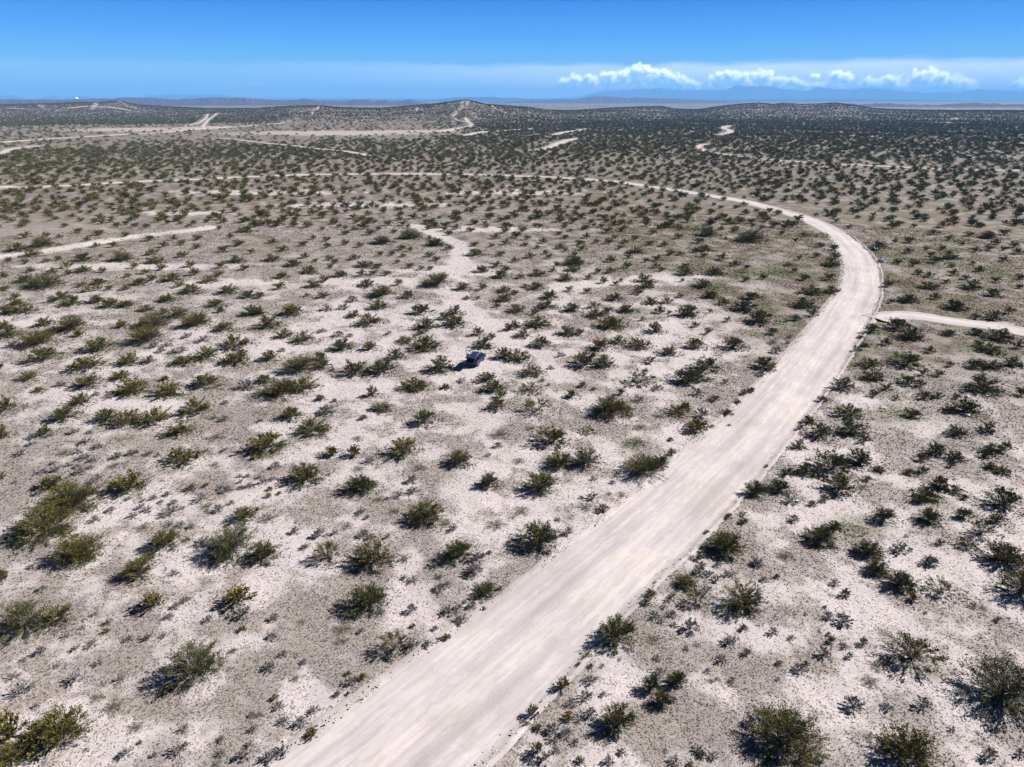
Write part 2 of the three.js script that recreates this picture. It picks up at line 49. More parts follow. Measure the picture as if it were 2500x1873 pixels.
const GOLDEN = [[-32.31,-32.8,2.19,1.93],[-22.36,-46.02,2.59,1.49],[-29.07,-45.47,1.88,1.47],[23.12,-78.42,2.86,1.57],[-42.27,-129.15,4.22,2.32],[-20.79,-71.55,2.12,1.17],[-12.99,-33.29,1.11,0.75],[-18.22,-71.46,1.86,1.36],[47.21,-57.79,1.56,0.86],[-23.45,-108.5,2.64,1.45],[25.42,-118.16,2.84,1.64],[3.63,-37.17,1.12,0.84],[1.41,-34.82,0.99,0.86],[37.86,-80.61,1.79,0.98],[30.97,-56.74,1.35,0.76],[-32.5,-51.9,1.24,0.68],[11.46,-46.76,1.12,0.62],[1.59,-31.85,0.85,0.77],[3.78,-34.49,0.9,0.49],[32.88,-46.26,1.11,0.61],[-75.57,-115.59,2.27,1.25],[-19.48,-89.02,1.81,1.32],[8.23,-88.68,1.8,1.16],[28.23,-83.11,1.66,0.91],[9.13,-59.65,1.26,0.7],[-70.71,-120.78,2.18,1.24],[-10.61,-37.83,0.78,0.43],[4.22,-31.18,0.69,0.38],[27.6,-46.82,0.92,0.71],[42.5,-87.49,1.51,0.83],[-31.88,-55.37,0.98,0.54],[18.54,-71.79,1.2,0.66],[22.46,-57.51,1.01,0.55],[16.68,-51.83,0.93,0.51],[46.63,-62.04,1.03,0.58],[32.05,-61.68,1.03,0.57],[30.51,-60.91,1.02,0.56],[-66.83,-90.59,1.42,0.78],[-26.31,-87.81,1.38,0.76],[-9.51,-91.79,1.43,0.79],[23.17,-85.11,1.34,0.76],[33.69,-90.65,1.42,0.81],[52.94,-125.05,1.87,1.03],[-20.85,-42.68,0.76,0.42],[-5.01,-41.96,0.75,0.68],[10.87,-45.74,0.8,0.44],[1.69,-33.63,0.64,0.4],[17.94,-42.88,0.76,0.46],[26.5,-41.28,0.74,0.56],[-19.07,-81.19,1.19,0.65],[21.28,-58.48,0.91,0.5],[16.72,-50.79,0.81,0.45],[-56.52,-130.31,1.75,1.4],[-50.85,-94.76,1.32,0.73],[10.12,-92.49,1.3,0.71],[15.19,-89.54,1.26,0.98],[-16.29,-36.12,0.59,0.33],[11.93,-31.66,0.54,0.42],[5.65,-40.02,0.64,0.35],[17.4,-40.26,0.64,0.48],[24.18,-41.52,0.65,0.59],[-55.44,-66.31,0.88,0.79],[36.06,-78.6,1.0,0.62],[30.65,-86.68,1.09,0.68],[32.33,-89.47,1.12,0.7],[60.41,-114.79,1.39,0.77],[58.86,-110.01,1.34,0.74],[-31.33,-42.6,0.57,0.31],[-2.31,-45.38,0.6,0.33],[-1.05,-47.68,0.62,0.34],[-12.08,-36.42,0.51,0.37],[-11.7,-38.2,0.53,0.29],[-7.71,-43.1,0.58,0.32],[0.97,-33.96,0.49,0.36],[11.0,-31.02,0.46,0.25],[4.9,-39.26,0.54,0.3],[22.74,-49.14,0.64,0.35],[-32.58,-64.59,0.74,0.41],[-40.97,-55.25,0.65,0.36],[-25.48,-63.65,0.73,0.51],[-25.15,-62.27,0.72,0.5],[19.12,-75.19,0.83,0.46],[27.54,-79.7,0.88,0.48],[18.6,-56.03,0.66,0.46],[-20.75,-32.32,0.39,0.35],[-23.77,-32.55,0.39,0.22],[5.73,-38.99,0.45,0.25],[21.45,-39.34,0.45,0.3],[-24.22,-87.14,0.82,0.45],[11.57,-91.21,0.85,0.47],[-43.68,-72.0,0.67,0.45],[-34.04,-64.55,0.61,0.41],[-2.02,-52.72,0.52,0.35],[-2.62,-52.2,0.52,0.47],[-24.27,-62.91,0.6,0.4],[-25.44,-59.61,0.58,0.52],[-11.36,-36.47,0.34,0.21],[25.28,-45.3,0.4,0.22],[-14.22,-58.33,0.45,0.41],[28.54,-68.8,0.52,0.47]];
const GREY = [[-21.46,-44.35,1.76,0.7],[23.11,-35.46,1.41,0.66],[-38.09,-92.08,2.86,1.14],[-15.12,-31.43,1.15,0.46],[26.01,-43.56,1.45,0.6],[27.82,-35.51,1.25,0.5],[35.45,-53.06,1.64,0.66],[36.94,-51.13,1.6,0.64],[-30.95,-37.7,1.22,0.49],[-33.85,-36.64,1.19,0.77],[-20.97,-31.93,1.08,0.5],[-34.05,-59.42,1.6,0.64],[-28.66,-54.18,1.49,0.6],[28.44,-61.41,1.64,0.66],[-24.46,-83.65,2.11,0.84],[-5.06,-44.81,1.28,0.54],[-3.34,-49.83,1.39,0.73],[-6.57,-51.04,1.41,0.57],[37.15,-51.17,1.42,0.57],[-32.0,-62.0,1.54,0.62],[-17.99,-84.22,1.98,0.79],[-16.86,-31.54,0.92,0.46],[-4.06,-43.86,1.16,0.47],[-7.53,-40.98,1.11,0.54],[-13.93,-34.06,0.97,0.48],[-14.49,-31.9,0.93,0.58],[-11.33,-37.52,1.04,0.42],[5.28,-34.76,0.99,0.39],[5.59,-37.64,1.04,0.42],[2.66,-33.49,0.96,0.48],[13.83,-42.95,1.15,0.8],[16.35,-49.96,1.28,0.51],[15.3,-32.26,0.94,0.37],[20.78,-38.77,1.06,0.43],[29.82,-31.52,0.92,0.65],[31.3,-52.82,1.27,0.51],[-52.67,-112.84,2.39,0.96],[-83.53,-110.15,2.35,0.94],[-36.37,-131.92,2.75,1.1],[21.74,-102.11,2.19,0.88],[25.91,-89.66,1.96,0.78],[-50.44,-67.83,1.53,0.61],[-3.36,-50.38,1.21,0.48],[-24.36,-82.71,1.8,0.72],[8.35,-62.0,1.42,0.57],[-31.7,-41.31,1.02,0.41],[-24.28,-31.69,0.85,0.34],[-6.03,-47.64,1.14,0.45],[-17.51,-38.87,0.98,0.39],[-15.74,-35.44,0.92,0.37],[5.09,-36.19,0.93,0.54],[3.52,-33.18,0.88,0.4],[1.15,-31.36,0.84,0.38],[10.04,-31.18,0.84,0.34],[11.37,-44.18,1.07,0.43],[16.25,-41.33,1.02,0.41],[15.38,-39.59,0.99,0.45],[23.06,-40.19,1.0,0.57],[-56.83,-71.73,1.47,0.59],[-51.12,-74.68,1.52,0.61],[-48.86,-73.34,1.5,0.6],[-48.95,-70.62,1.45,0.58],[-45.26,-70.91,1.46,0.58],[-47.57,-67.29,1.4,0.56],[-33.93,-64.0,1.34,0.54],[-10.33,-63.33,1.33,0.53],[-18.13,-55.39,1.19,0.69],[-13.98,-55.4,1.19,0.55],[24.68,-82.3,1.65,0.98],[21.58,-50.99,1.12,0.45],[-35.44,-38.0,0.88,0.36],[-18.83,-44.0,0.97,0.4],[-15.11,-34.21,0.81,0.33],[-9.0,-39.81,0.9,0.36],[9.93,-35.74,0.84,0.34],[3.95,-35.64,0.84,0.33],[2.69,-32.69,0.79,0.32],[2.08,-31.34,0.77,0.54],[11.79,-32.05,0.78,0.31],[21.61,-50.93,1.09,0.45],[27.41,-48.39,1.05,0.42],[25.38,-35.31,0.83,0.34],[27.57,-58.0,1.18,0.47],[-59.38,-109.6,2.0,0.8],[-53.98,-107.61,1.97,0.79],[-56.07,-114.36,2.08,0.83],[-65.05,-92.84,1.73,0.69],[-30.21,-115.51,2.1,0.84],[-32.95,-132.52,2.37,0.95],[-32.62,-138.44,2.46,0.99],[17.32,-87.13,1.64,0.66],[20.62,-91.4,1.71,0.68],[43.06,-107.14,1.96,0.78],[-53.94,-77.14,1.42,0.57],[-58.02,-75.71,1.4,0.56],[-44.07,-71.72,1.34,0.53],[-51.78,-67.51,1.27,0.51],[-36.5,-59.72,1.15,0.46],[-29.95,-63.5,1.21,0.53],[-29.33,-59.73,1.15,0.63],[-40.73,-57.95,1.13,0.45],[-31.98,-57.07,1.11,0.44],[-36.96,-81.18,1.48,0.59],[-16.17,-69.81,1.31,0.58],[-10.73,-65.44,1.24,0.68],[-3.12,-51.64,1.03,0.68],[-26.46,-68.73,1.29,0.57],[-35.03,-40.43,0.82,0.52],[-26.7,-46.23,0.91,0.36],[-23.9,-43.83,0.87,0.35],[-27.78,-37.82,0.79,0.31],[-21.39,-33.6,0.72,0.36],[-8.06,-44.99,0.89,0.57],[-8.46,-48.79,0.95,0.38],[-18.31,-41.93,0.85,0.34],[-13.31,-35.1,0.75,0.37],[4.51,-34.4,0.73,0.36],[5.98,-31.15,0.69,0.46],[12.6,-31.58,0.69,0.34],[10.53,-38.36,0.79,0.39],[12.7,-44.41,0.88,0.35],[17.55,-48.86,0.95,0.47],[16.37,-47.57,0.93,0.37],[15.67,-34.19,0.73,0.48],[25.08,-44.11,0.88,0.44],[20.1,-42.46,0.85,0.42],[-50.6,-72.1,1.21,0.5],[-41.98,-71.54,1.2,0.48],[-44.96,-65.36,1.12,0.45],[-36.93,-62.08,1.07,0.43],[-37.38,-60.32,1.05,0.42],[-37.35,-58.64,1.02,0.41],[-27.8,-64.3,1.1,0.44],[-40.07,-59.68,1.04,0.41],[-14.98,-59.29,1.03,0.52],[-13.14,-54.96,0.97,0.49],[5.37,-55.72,0.98,0.62],[21.53,-77.15,1.28,0.51],[-57.56,-110.03,1.68,0.67],[-57.4,-107.51,1.64,0.66],[-55.2,-107.03,1.64,0.65],[-33.57,-117.67,1.78,0.71],[-7.39,-94.38,1.47,0.59],[7.76,-105.15,1.61,0.64],[56.6,-108.01,1.65,0.8],[-32.63,-40.73,0.74,0.33],[-29.18,-41.76,0.75,0.3],[-27.74,-41.89,0.75,0.45],[-27.17,-44.15,0.78,0.35],[-27.23,-45.38,0.8,0.32],[-30.13,-39.38,0.72,0.29],[-29.25,-49.66,0.85,0.34],[-39.46,-47.67,0.83,0.33],[-18.26,-31.78,0.62,0.25],[-3.22,-45.55,0.8,0.48],[-6.34,-41.2,0.74,0.45],[-16.91,-40.12,0.73,0.29],[2.8,-31.92,0.62,0.27],[6.92,-31.83,0.62,0.27],[13.26,-46.61,0.81,0.36],[16.8,-41.64,0.75,0.33],[17.13,-49.67,0.85,0.38],[18.58,-49.5,0.85,0.38],[24.97,-40.99,0.74,0.33],[31.88,-31.72,0.62,0.43],[37.4,-45.52,0.8,0.36],[-57.18,-73.96,1.1,0.44],[-56.35,-76.42,1.13,0.45],[-47.66,-69.97,1.05,0.42],[-45.12,-66.31,1.0,0.4],[-49.22,-62.83,0.96,0.46],[-35.85,-62.85,0.96,0.38],[-34.49,-61.17,0.94,0.38],[-30.81,-64.14,0.98,0.39],[-33.16,-57.21,0.89,0.36],[-30.86,-56.82,0.89,0.35],[-42.11,-50.55,0.81,0.32],[-1.67,-73.72,1.09,0.52],[-11.79,-62.53,0.96,0.58],[-20.55,-55.87,0.88,0.53],[-18.91,-53.48,0.85,0.51],[-9.64,-51.75,0.82,0.37],[-5.54,-56.26,0.88,0.62],[-25.81,-65.84,1.0,0.4],[-26.69,-65.1,0.99,0.6],[22.87,-58.84,0.91,0.36],[37.27,-96.72,1.35,0.73],[-35.75,-39.71,0.63,0.25],[-26.63,-42.14,0.66,0.26],[-34.16,-42.06,0.66,0.26],[-16.69,-32.39,0.55,0.31],[-6.18,-49.23,0.74,0.3],[-15.15,-39.37,0.63,0.25],[4.02,-32.54,0.55,0.32],[10.62,-39.73,0.63,0.25],[11.76,-43.65,0.68,0.27],[12.64,-43.23,0.67,0.27],[21.55,-48.8,0.74,0.29],[28.69,-33.55,0.56,0.22],[18.98,-31.27,0.54,0.21],[-52.07,-77.35,1.0,0.4],[-49.84,-68.99,0.91,0.39],[-48.57,-68.59,0.9,0.36],[-39.47,-61.91,0.83,0.33],[-28.59,-64.11,0.85,0.34],[-28.54,-61.03,0.82,0.33],[-38.52,-81.76,1.04,0.42],[-33.69,-72.63,0.95,0.38],[-51.78,-69.39,0.91,0.36],[-16.77,-55.65,0.76,0.43],[-56.13,-88.67,1.11,0.45],[-57.92,-89.37,1.12,0.45],[-38.76,-86.27,1.09,0.43],[-28.24,-115.31,1.4,0.56],[-21.69,-117.0,1.42,0.57],[-37.58,-107.45,1.31,0.53],[5.86,-99.64,1.23,0.49],[30.91,-93.89,1.17,0.47],[43.92,-111.51,1.36,0.54],[-31.67,-43.6,0.58,0.41],[-33.25,-44.52,0.59,0.24],[-33.45,-42.98,0.58,0.23],[-32.16,-35.32,0.5,0.2],[-33.02,-39.09,0.54,0.21],[-18.67,-32.83,0.48,0.33],[-18.22,-31.08,0.46,0.18],[-20.72,-40.51,0.55,0.22],[-16.85,-33.54,0.48,0.34],[-17.34,-34.72,0.49,0.24],[-4.31,-45.35,0.6,0.42],[-5.46,-48.29,0.63,0.31],[-9.25,-49.11,0.64,0.25],[-5.95,-42.86,0.57,0.28],[-15.34,-37.83,0.52,0.26],[-11.64,-42.52,0.57,0.4],[-16.84,-34.72,0.49,0.24],[-5.57,-41.86,0.56,0.23],[11.07,-35.97,0.51,0.35],[6.31,-36.39,0.51,0.25],[12.28,-45.27,0.6,0.24],[12.75,-46.09,0.61,0.3],[13.76,-42.25,0.57,0.4],[14.02,-38.52,0.53,0.26],[13.02,-40.7,0.55,0.22],[21.3,-41.85,0.56,0.28],[19.47,-39.34,0.54,0.27],[38.35,-43.88,0.58,0.41],[24.87,-39.94,0.55,0.38],[-40.85,-71.3,0.8,0.32],[-47.06,-68.43,0.77,0.31],[-37.74,-61.54,0.71,0.28],[-35.86,-61.32,0.71,0.28],[-34.57,-58.56,0.68,0.35],[-33.14,-60.24,0.7,0.28],[-29.71,-66.51,0.76,0.3],[-29.13,-65.28,0.74,0.38],[-32.29,-56.27,0.66,0.26],[-30.27,-54.67,0.65,0.26],[-35.9,-72.73,0.81,0.33],[-28.82,-66.52,0.76,0.3],[-2.7,-71.46,0.8,0.32],[-11.67,-55.24,0.65,0.46],[-27.45,-66.27,0.75,0.39],[-0.24,-54.14,0.64,0.32],[-32.15,-80.68,0.89,0.35],[4.53,-58.07,0.68,0.27],[8.78,-66.03,0.75,0.38],[25.24,-79.32,0.87,0.35],[8.89,-54.14,0.64,0.26],[18.07,-50.85,0.61,0.3],[10.81,-65.29,0.74,0.3],[14.06,-69.12,0.78,0.31],[-22.38,-31.63,0.39,0.26],[-3.32,-46.52,0.51,0.21],[14.14,-37.63,0.44,0.17],[15.57,-37.75,0.44,0.29],[-27.25,-98.68,0.92,0.37],[2.17,-85.88,0.81,0.33],[4.41,-94.2,0.88,0.35],[46.61,-111.41,1.02,0.57],[48.14,-114.64,1.04,0.58],[50.66,-123.47,1.11,0.45],[-48.2,-66.21,0.63,0.25],[-53.33,-65.22,0.62,0.25],[-12.9,-61.97,0.59,0.26],[-20.05,-66.86,0.63,0.28],[7.16,-62.09,0.6,0.26],[37.06,-55.27,0.47,0.21],[5.21,-92.62,0.72,0.29],[-3.85,-46.04,0.4,0.24],[6.54,-39.0,0.36,0.22],[14.54,-37.84,0.35,0.14],[15.36,-37.33,0.35,0.14],[7.88,-39.66,0.36,0.14],[24.28,-42.2,0.38,0.26],[23.34,-44.41,0.39,0.16],[33.0,-44.62,0.39,0.16],[18.87,-37.89,0.35,0.21]];
const WEEDS = [[-1.45,-76.76,3.07,0.68],[-26.92,-35.37,1.65,0.23],[-1.47,-57.09,2.2,0.48],[14.81,-74.45,2.73,0.6],[-23.82,-58.17,2.12,0.47],[25.32,-37.63,1.47,0.32],[-35.98,-76.06,2.5,0.55],[0.92,-59.6,2.05,0.45],[24.64,-52.12,1.79,0.39],[-13.13,-42.8,1.51,0.33],[26.46,-39.09,1.42,0.28],[-35.33,-56.63,1.87,0.41],[-24.59,-33.72,1.2,0.26],[-12.82,-41.44,1.39,0.31],[-30.79,-60.47,1.85,0.41],[7.45,-60.11,1.84,0.4],[-51.98,-71.93,2.0,0.34],[-6.4,-57.2,1.66,0.36],[-10.72,-36.25,1.18,0.18],[10.8,-41.66,1.3,0.22],[-10.2,-68.21,1.78,0.39],[16.1,-78.74,2.01,0.44],[-3.53,-49.43,1.37,0.3],[-11.8,-59.51,1.49,0.33],[-17.01,-68.13,1.66,0.32],[18.92,-82.07,1.93,0.43],[0.79,-70.01,1.69,0.37],[-28.57,-36.24,1.01,0.22],[9.41,-35.65,1.0,0.22],[-44.53,-68.77,1.54,0.34],[-33.37,-69.08,1.55,0.34],[-15.87,-57.02,1.33,0.29],[11.43,-62.73,1.43,0.31],[-18.68,-75.65,1.53,0.34],[-13.7,-61.77,1.3,0.29],[2.32,-78.54,1.58,0.35],[-7.23,-40.1,0.91,0.11],[37.2,-64.29,1.27,0.28],[22.86,-61.47,1.18,0.24],[16.02,-52.12,0.93,0.2],[-16.54,-43.67,0.77,0.17],[13.86,-41.14,0.74,0.16],[38.1,-45.35,0.8,0.18],[22.96,-33.02,0.63,0.14],[10.14,-62.95,0.96,0.21],[9.67,-31.99,0.54,0.12],[19.31,-49.78,0.75,0.16],[-26.95,-32.03,0.47,0.1],[30.16,-33.32,0.48,0.11],[7.87,-56.52,0.66,0.15]];
const MAIN_ROAD = [[-6.1,-33.7,10.1],[4.6,-46.3,8.8],[18.0,-62.5,8.9],[30.7,-79.2,8.7],[42.6,-95.9,8.8],[53.2,-111.9,9.0],[63.3,-127.5,8.9],[73.6,-144.4,8.6],[83.0,-162.9,8.2],[90.4,-181.2,8.3],[96.2,-199.9,7.7],[100.4,-217.0,6.5]];
const MAIN_ROAD_FAR = [[102.5,-240.6,6.5],[102.1,-251.9,6.5],[100.8,-261.9,6.5],[98.5,-275.3,6.5],[93.5,-294.2,6.5],[85.4,-310.9,6.5],[77.4,-324.2,6.5],[73.0,-333.1,6.5],[62.9,-349.3,6.5],[49.6,-368.2,6.5],[36.4,-378.4,6.5],[22.4,-388.0,6.5],[7.6,-394.2,6.5],[-7.9,-400.6,6.5],[-40.5,-405.9,6.5],[-79.7,-407.2,6.5],[-116.8,-400.6,6.5],[-150.6,-388.0,6.5],[-179.7,-370.5,6.5],[-197.7,-359.6,6.5],[-214.2,-348.3,6.5],[-226.7,-341.5,6.5],[-238.7,-334.9,6.5],[-253.6,-325.9,6.5]];
const ROADS = {"side":[[68.5,-126.0,4.6],[71.0,-127.6,4.6],[73.6,-128.2,4.6],[77.4,-127.4,4.6],[81.6,-124.7,4.6],[87.0,-121.4,4.6],[90.7,-117.8,4.6],[96.3,-111.7,4.6],[105.1,-101.4,4.6]],"far_loop":[[343.9,-414.0,5],[302.3,-428.3,5],[264.1,-435.8,5],[231.8,-455.0,5],[197.4,-477.6,5],[176.8,-506.6,5],[163.6,-543.8,5],[158.1,-581.5,5],[161.4,-627.6,5],[166.7,-656.8,5],[181.0,-692.5,5]],"far_bend":[[240.4,-871.7,7],[267.0,-921.6,7],[296.9,-1008.1,7],[312.4,-1093.3,7],[349.6,-1205.0,7],[378.5,-1251.5,7]],"mid_patch":[[16.0,-595.1,9],[27.6,-624.5,9],[44.3,-704.0,9],[70.4,-801.0,9]],"mid_patch2":[[49.2,-871.7,7],[72.9,-970.2,7],[112.7,-1093.3,7]],"plain_road":[[-515.0,-692.5,8],[-509.4,-732.2,8],[-496.8,-786.3,8],[-475.1,-860.0,8],[-459.0,-970.2,8],[-457.4,-1075.1,8],[-439.5,-1161.9,8],[-406.3,-1355.8,8]],"plain_fork":[[-470.0,-1121.7,4],[-554.7,-1341.9,4],[-669.1,-1646.8,4],[-744.0,-1883.9,4]],"plain_fork2":[[-529.6,-1194.0,4],[-575.2,-1355.8,4],[-767.4,-1883.9,4]],"diag":[[-317.3,-801.0,5],[-256.1,-732.2,5],[-186.9,-650.1,5],[-131.5,-584.1,5],[-104.5,-534.6,5]],"left_loop":[[-365.3,-506.6,6],[-385.9,-551.0,6],[-411.2,-595.1,6],[-426.1,-624.5,6],[-431.3,-667.1,6]],"left_wide":[[-139.1,-170.8,6.5],[-134.6,-182.1,6.5],[-129.4,-185.8,6.5],[-125.3,-191.9,6.5],[-117.5,-207.2,6.5],[-107.6,-216.8,6.5],[-100.3,-223.5,6.5],[-96.5,-230.5,6.5]],"left_wide2":[[-243.1,-325.9,6],[-243.2,-341.5,6],[-233.4,-336.8,6]],"foot":[[-111.8,-935.0,6],[-85.2,-1040.5,6],[-69.0,-1216.3,6],[-89.9,-1430.3,6]],"foot2":[[-57.9,-871.7,7],[-34.0,-970.2,7],[0.0,-1032.2,7],[30.0,-1093.3,7]],"upper_line":[[-1393.2,-2029.7,12],[-1229.5,-1968.8,12],[-1196.4,-2128.5,12],[-1024.8,-1998.8,12]],"track":[[-32.9,-232.1,4.5],[-25.4,-219.0,4.5],[-17.0,-203.6,4.5],[-14.2,-191.7,4.5],[-13.9,-167.5,4.5],[-13.1,-145.4,4.5],[-9.3,-133.7,4.5],[-5.2,-123.6,4.5],[-0.5,-114.1,4.5],[4.4,-104.8,4.5]]};
const NEAR_SKYLINE = [[-40.26,-0.00464,2700],[-34.32,-0.00418,2700],[-29.19,-0.00199,2700],[-28.63,-0.00177,2700],[-28.08,0.0,2700],[-27.52,-0.00045,2700],[-26.46,-0.00498,2700],[-25.05,-0.00642,2700],[-22.1,-0.0094,2417],[-18.99,-0.00959,2122],[-16.56,-0.0068,1850],[-14.99,-0.00636,1850],[-14.17,-0.00638,1850],[-13.06,-0.00839,1850],[-11.44,-0.00944,1850],[-9.78,-0.00949,1850],[-7.96,-0.00652,1850],[-6.14,-0.00453,1850],[-4.3,-0.0005,1850],[-3.59,0.00076,1850],[-3.12,0.0,1850],[-2.03,-0.00455,1850],[-0.19,-0.00658,1850],[1.19,-0.00861,1850],[2.57,-0.01217,1902],[4.42,-0.01316,1997],[7.05,-0.01006,2136],[9.65,-0.00799,2274],[11.19,-0.00695,2357],[12.2,-0.01041,2410],[13.9,-0.01182,2500],[15.52,-0.00683,2500],[17.14,-0.00387,2500],[18.24,-0.00264,2500],[19.21,-0.00454,2500],[19.83,-0.00285,2500],[21.08,-0.00448,2500],[22.29,-0.00398,2500],[23.34,-0.00255,2500],[24.39,-0.00507,2500],[25.74,-0.00913,2500],[27.73,-0.01078,2500],[30.45,-0.01116,2500],[34.4,-0.01068,2500],[40.33,-0.00928,2500]];
const PURPLE_SKYLINE = [[-40.17,0.00116],[-34.25,0.00115],[-30.48,0.0012],[-28.05,0.00249],[-26.93,0.00378],[-24.94,0.00255],[-24.08,0.00127],[-22.73,0.0026],[-21.97,0.00367],[-19.67,0.00319],[-18.1,0.00132],[-16.68,0.00021],[-15.74,0.00193],[-15.4,0.0025],[-14.98,0.00193],[-14.64,0.00021],[-12.57,-0.00094],[-11.86,0.00123],[-11.06,0.00138],[-10.28,-0.00066],[-9.65,0.0008],[-9.03,-0.00095],[-8.4,-7e-05],[-7.67,0.00198],[-7.05,-0.0014],[-6.15,-0.00332],[-4.33,-0.0066]];
const BLUE_SKYLINE = [[-40.19,-0.00039],[-19.51,0.0],[-16.68,0.00121],[-11.5,0.00152],[-6.14,0.00125],[-5.23,0.00258],[-4.04,0.00465],[-2.49,0.00422],[-1.57,0.00525],[-0.66,0.00304],[0.26,0.00407],[1.18,0.0023],[3.12,0.002],[7.75,0.0015],[20.87,0.00165],[23.8,0.00208],[27.36,0.00134],[30.94,0.00022],[34.27,-0.00042],[40.19,-0.00039]];
const MESA_SKYLINE = [[-2.19,-0.00303],[1.56,0.0],[3.12,0.00122],[4.8,0.00163],[5.64,0.0038],[6.05,0.00543],[6.64,0.00475],[7.3,0.00542],[8.13,0.00446],[8.63,0.00324],[9.46,0.0035],[10.61,0.00322],[11.83,0.00281],[13.05,0.00119],[14.65,0.00026],[17.02,-0.00237]];
const RIGHT_SKYLINE = [[21.78,-0.01036],[23.22,-0.0048],[24.2,-0.00326],[24.63,-0.004],[25.68,-0.00396],[26.01,-0.00321],[26.63,-0.00319],[27.38,-0.00439],[29.36,-0.00503],[30.3,-0.0038],[31.22,-0.00223],[31.84,-0.00245],[32.46,-0.00336],[32.76,-0.00277],[33.37,-0.0039],[34.31,-0.00352],[36.5,-0.00342]];
const FAR_SKYLINE = [[-41.94,0.0015],[-37.3,0.00321],[-34.2,0.00468],[-33.47,0.00496],[-32.65,0.00165],[-32.21,0.00166],[-31.4,0.00532],[-30.86,0.00193],[-30.58,0.00389],[-29.78,0.00467],[-28.73,0.00247],[-26.37,0.00303],[-25.63,0.00613],[-24.17,0.00698],[-22.7,0.00601],[-21.03,0.00714],[-20.43,0.00477],[-17.29,0.00323],[-8.95,0.00278],[-1.56,0.00202],[3.12,0.00259],[4.8,0.00462],[5.63,0.00733],[6.87,0.01136],[8.11,0.01267],[9.34,0.01397],[11.37,0.0152],[12.18,0.01317],[14.58,0.01265],[15.83,0.01297],[16.49,0.01811],[17.66,0.01632],[18.41,0.01702],[19.18,0.01529],[19.95,0.01267],[20.0,0.01266],[20.59,0.01325],[21.06,0.01068],[21.96,0.01501],[22.54,0.01495],[23.21,0.01239],[23.62,0.01359],[24.06,0.01169],[25.01,0.01467],[25.5,0.01339],[26.53,0.01266],[27.55,0.01075],[28.76,0.00825],[29.95,0.00992],[30.59,0.00868],[31.78,0.01226],[32.28,0.01139],[34.14,0.00947],[37.41,0.00855]];
const GREEN_PATCHES = [[56.2,-163.8,5.9,4.3],[43.8,-147.8,4.4,3.2],[42.6,-167.2,5.0,3.5],[64.1,-164.2,4.4,5.1],[70.8,-171.8,4.1,4.2],[91.4,-213.3,5.0,4.9],[89.4,-132.7,3.6,2.9],[43.1,-117.1,3.2,2.3],[49.0,-83.3,4.3,2.9],[68.0,-90.3,1.6,1.3],[60.2,-81.8,1.7,1.8],[43.7,-61.4,1.3,1.3],[56.5,-71.7,1.3,1.0],[31.7,-56.0,1.9,2.0],[14.7,-73.7,1.7,1.7],[30.0,-38.6,1.1,0.7],[58.8,-224.2,6.5,6.1],[104.1,-175.6,7.3,4.9],[85.9,-154.1,4.6,3.4],[113.9,-166.3,5.0,3.5],[128.8,-203.3,7.2,3.8],[-109.9,-154.1,4.6,3.8],[-85.0,-154.1,3.7,3.1],[24.7,-131.0,3.2,2.3],[33.0,-56.7,2.4,1.7],[-32.7,-83.1,1.6,1.0],[-47.3,-75.9,1.5,0.9],[18.5,-120.4,2.2,1.5],[-23.2,-99.6,2.5,1.8]];
const SAND_PATCHES = [[-8.3,-45.6,2.2,3.5],[-4.0,-65.1,3.3,7.8],[-3.8,-83.1,3.2,5.2],[-7.8,-103.3,7.1,9.4],[0.0,-113.4,4.2,8.9],[-46.1,-107.1,10.0,3.2],[-25.0,-105.2,5.3,4.8],[-85.2,-122.9,9.8,3.1],[-93.4,-170.8,22.3,3.7],[-69.3,-154.1,14.8,2.7],[-32.3,-154.1,10.2,4.6],[-14.9,-166.3,11.9,5.3],[23.1,-154.1,10.2,2.7],[33.1,-158.0,8.5,2.4],[-16.0,-131.0,9.6,5.7],[6.2,-97.9,4.3,4.3],[11.2,-87.1,3.4,3.5],[-31.1,-131.0,9.6,5.7],[-9.1,-51.5,1.1,2.4],[-33.9,-69.7,2.8,1.9],[-26.0,-62.6,2.6,2.0],[-28.1,-78.2,3.6,2.3],[-26.9,-50.3,1.8,1.2],[46.4,-87.1,2.8,2.2],[-14.5,-36.7,1.4,1.4],[7.2,-37.0,2.6,1.5],[27.8,-44.6,2.3,1.9],[27.9,-56.7,1.6,1.4],[89.0,-122.9,3.0,1.5],[-111.7,-320.5,36.6,9.0],[0.0,-320.5,29.3,9.0],[-56.5,-280.9,32.3,7.0],[-119.8,-259.2,15.0,5.0],[-6.5,-224.2,18.3,4.6],[2.4,-73.7,2.4,2.1],[1.7,-60.3,1.7,2.7],[13.6,-150.3,5.4,2.9],[21.9,-99.6,3.1,3.2],[28.9,-105.2,3.9,4.3]];
const PLAYAS = [[-539.1,-1059.7,87.9,61.6],[-471.4,-1107.8,42.9,75.8],[-233.6,-937.2,119.4,60.5],[-127.5,-1001.6,66.5,41.3]];
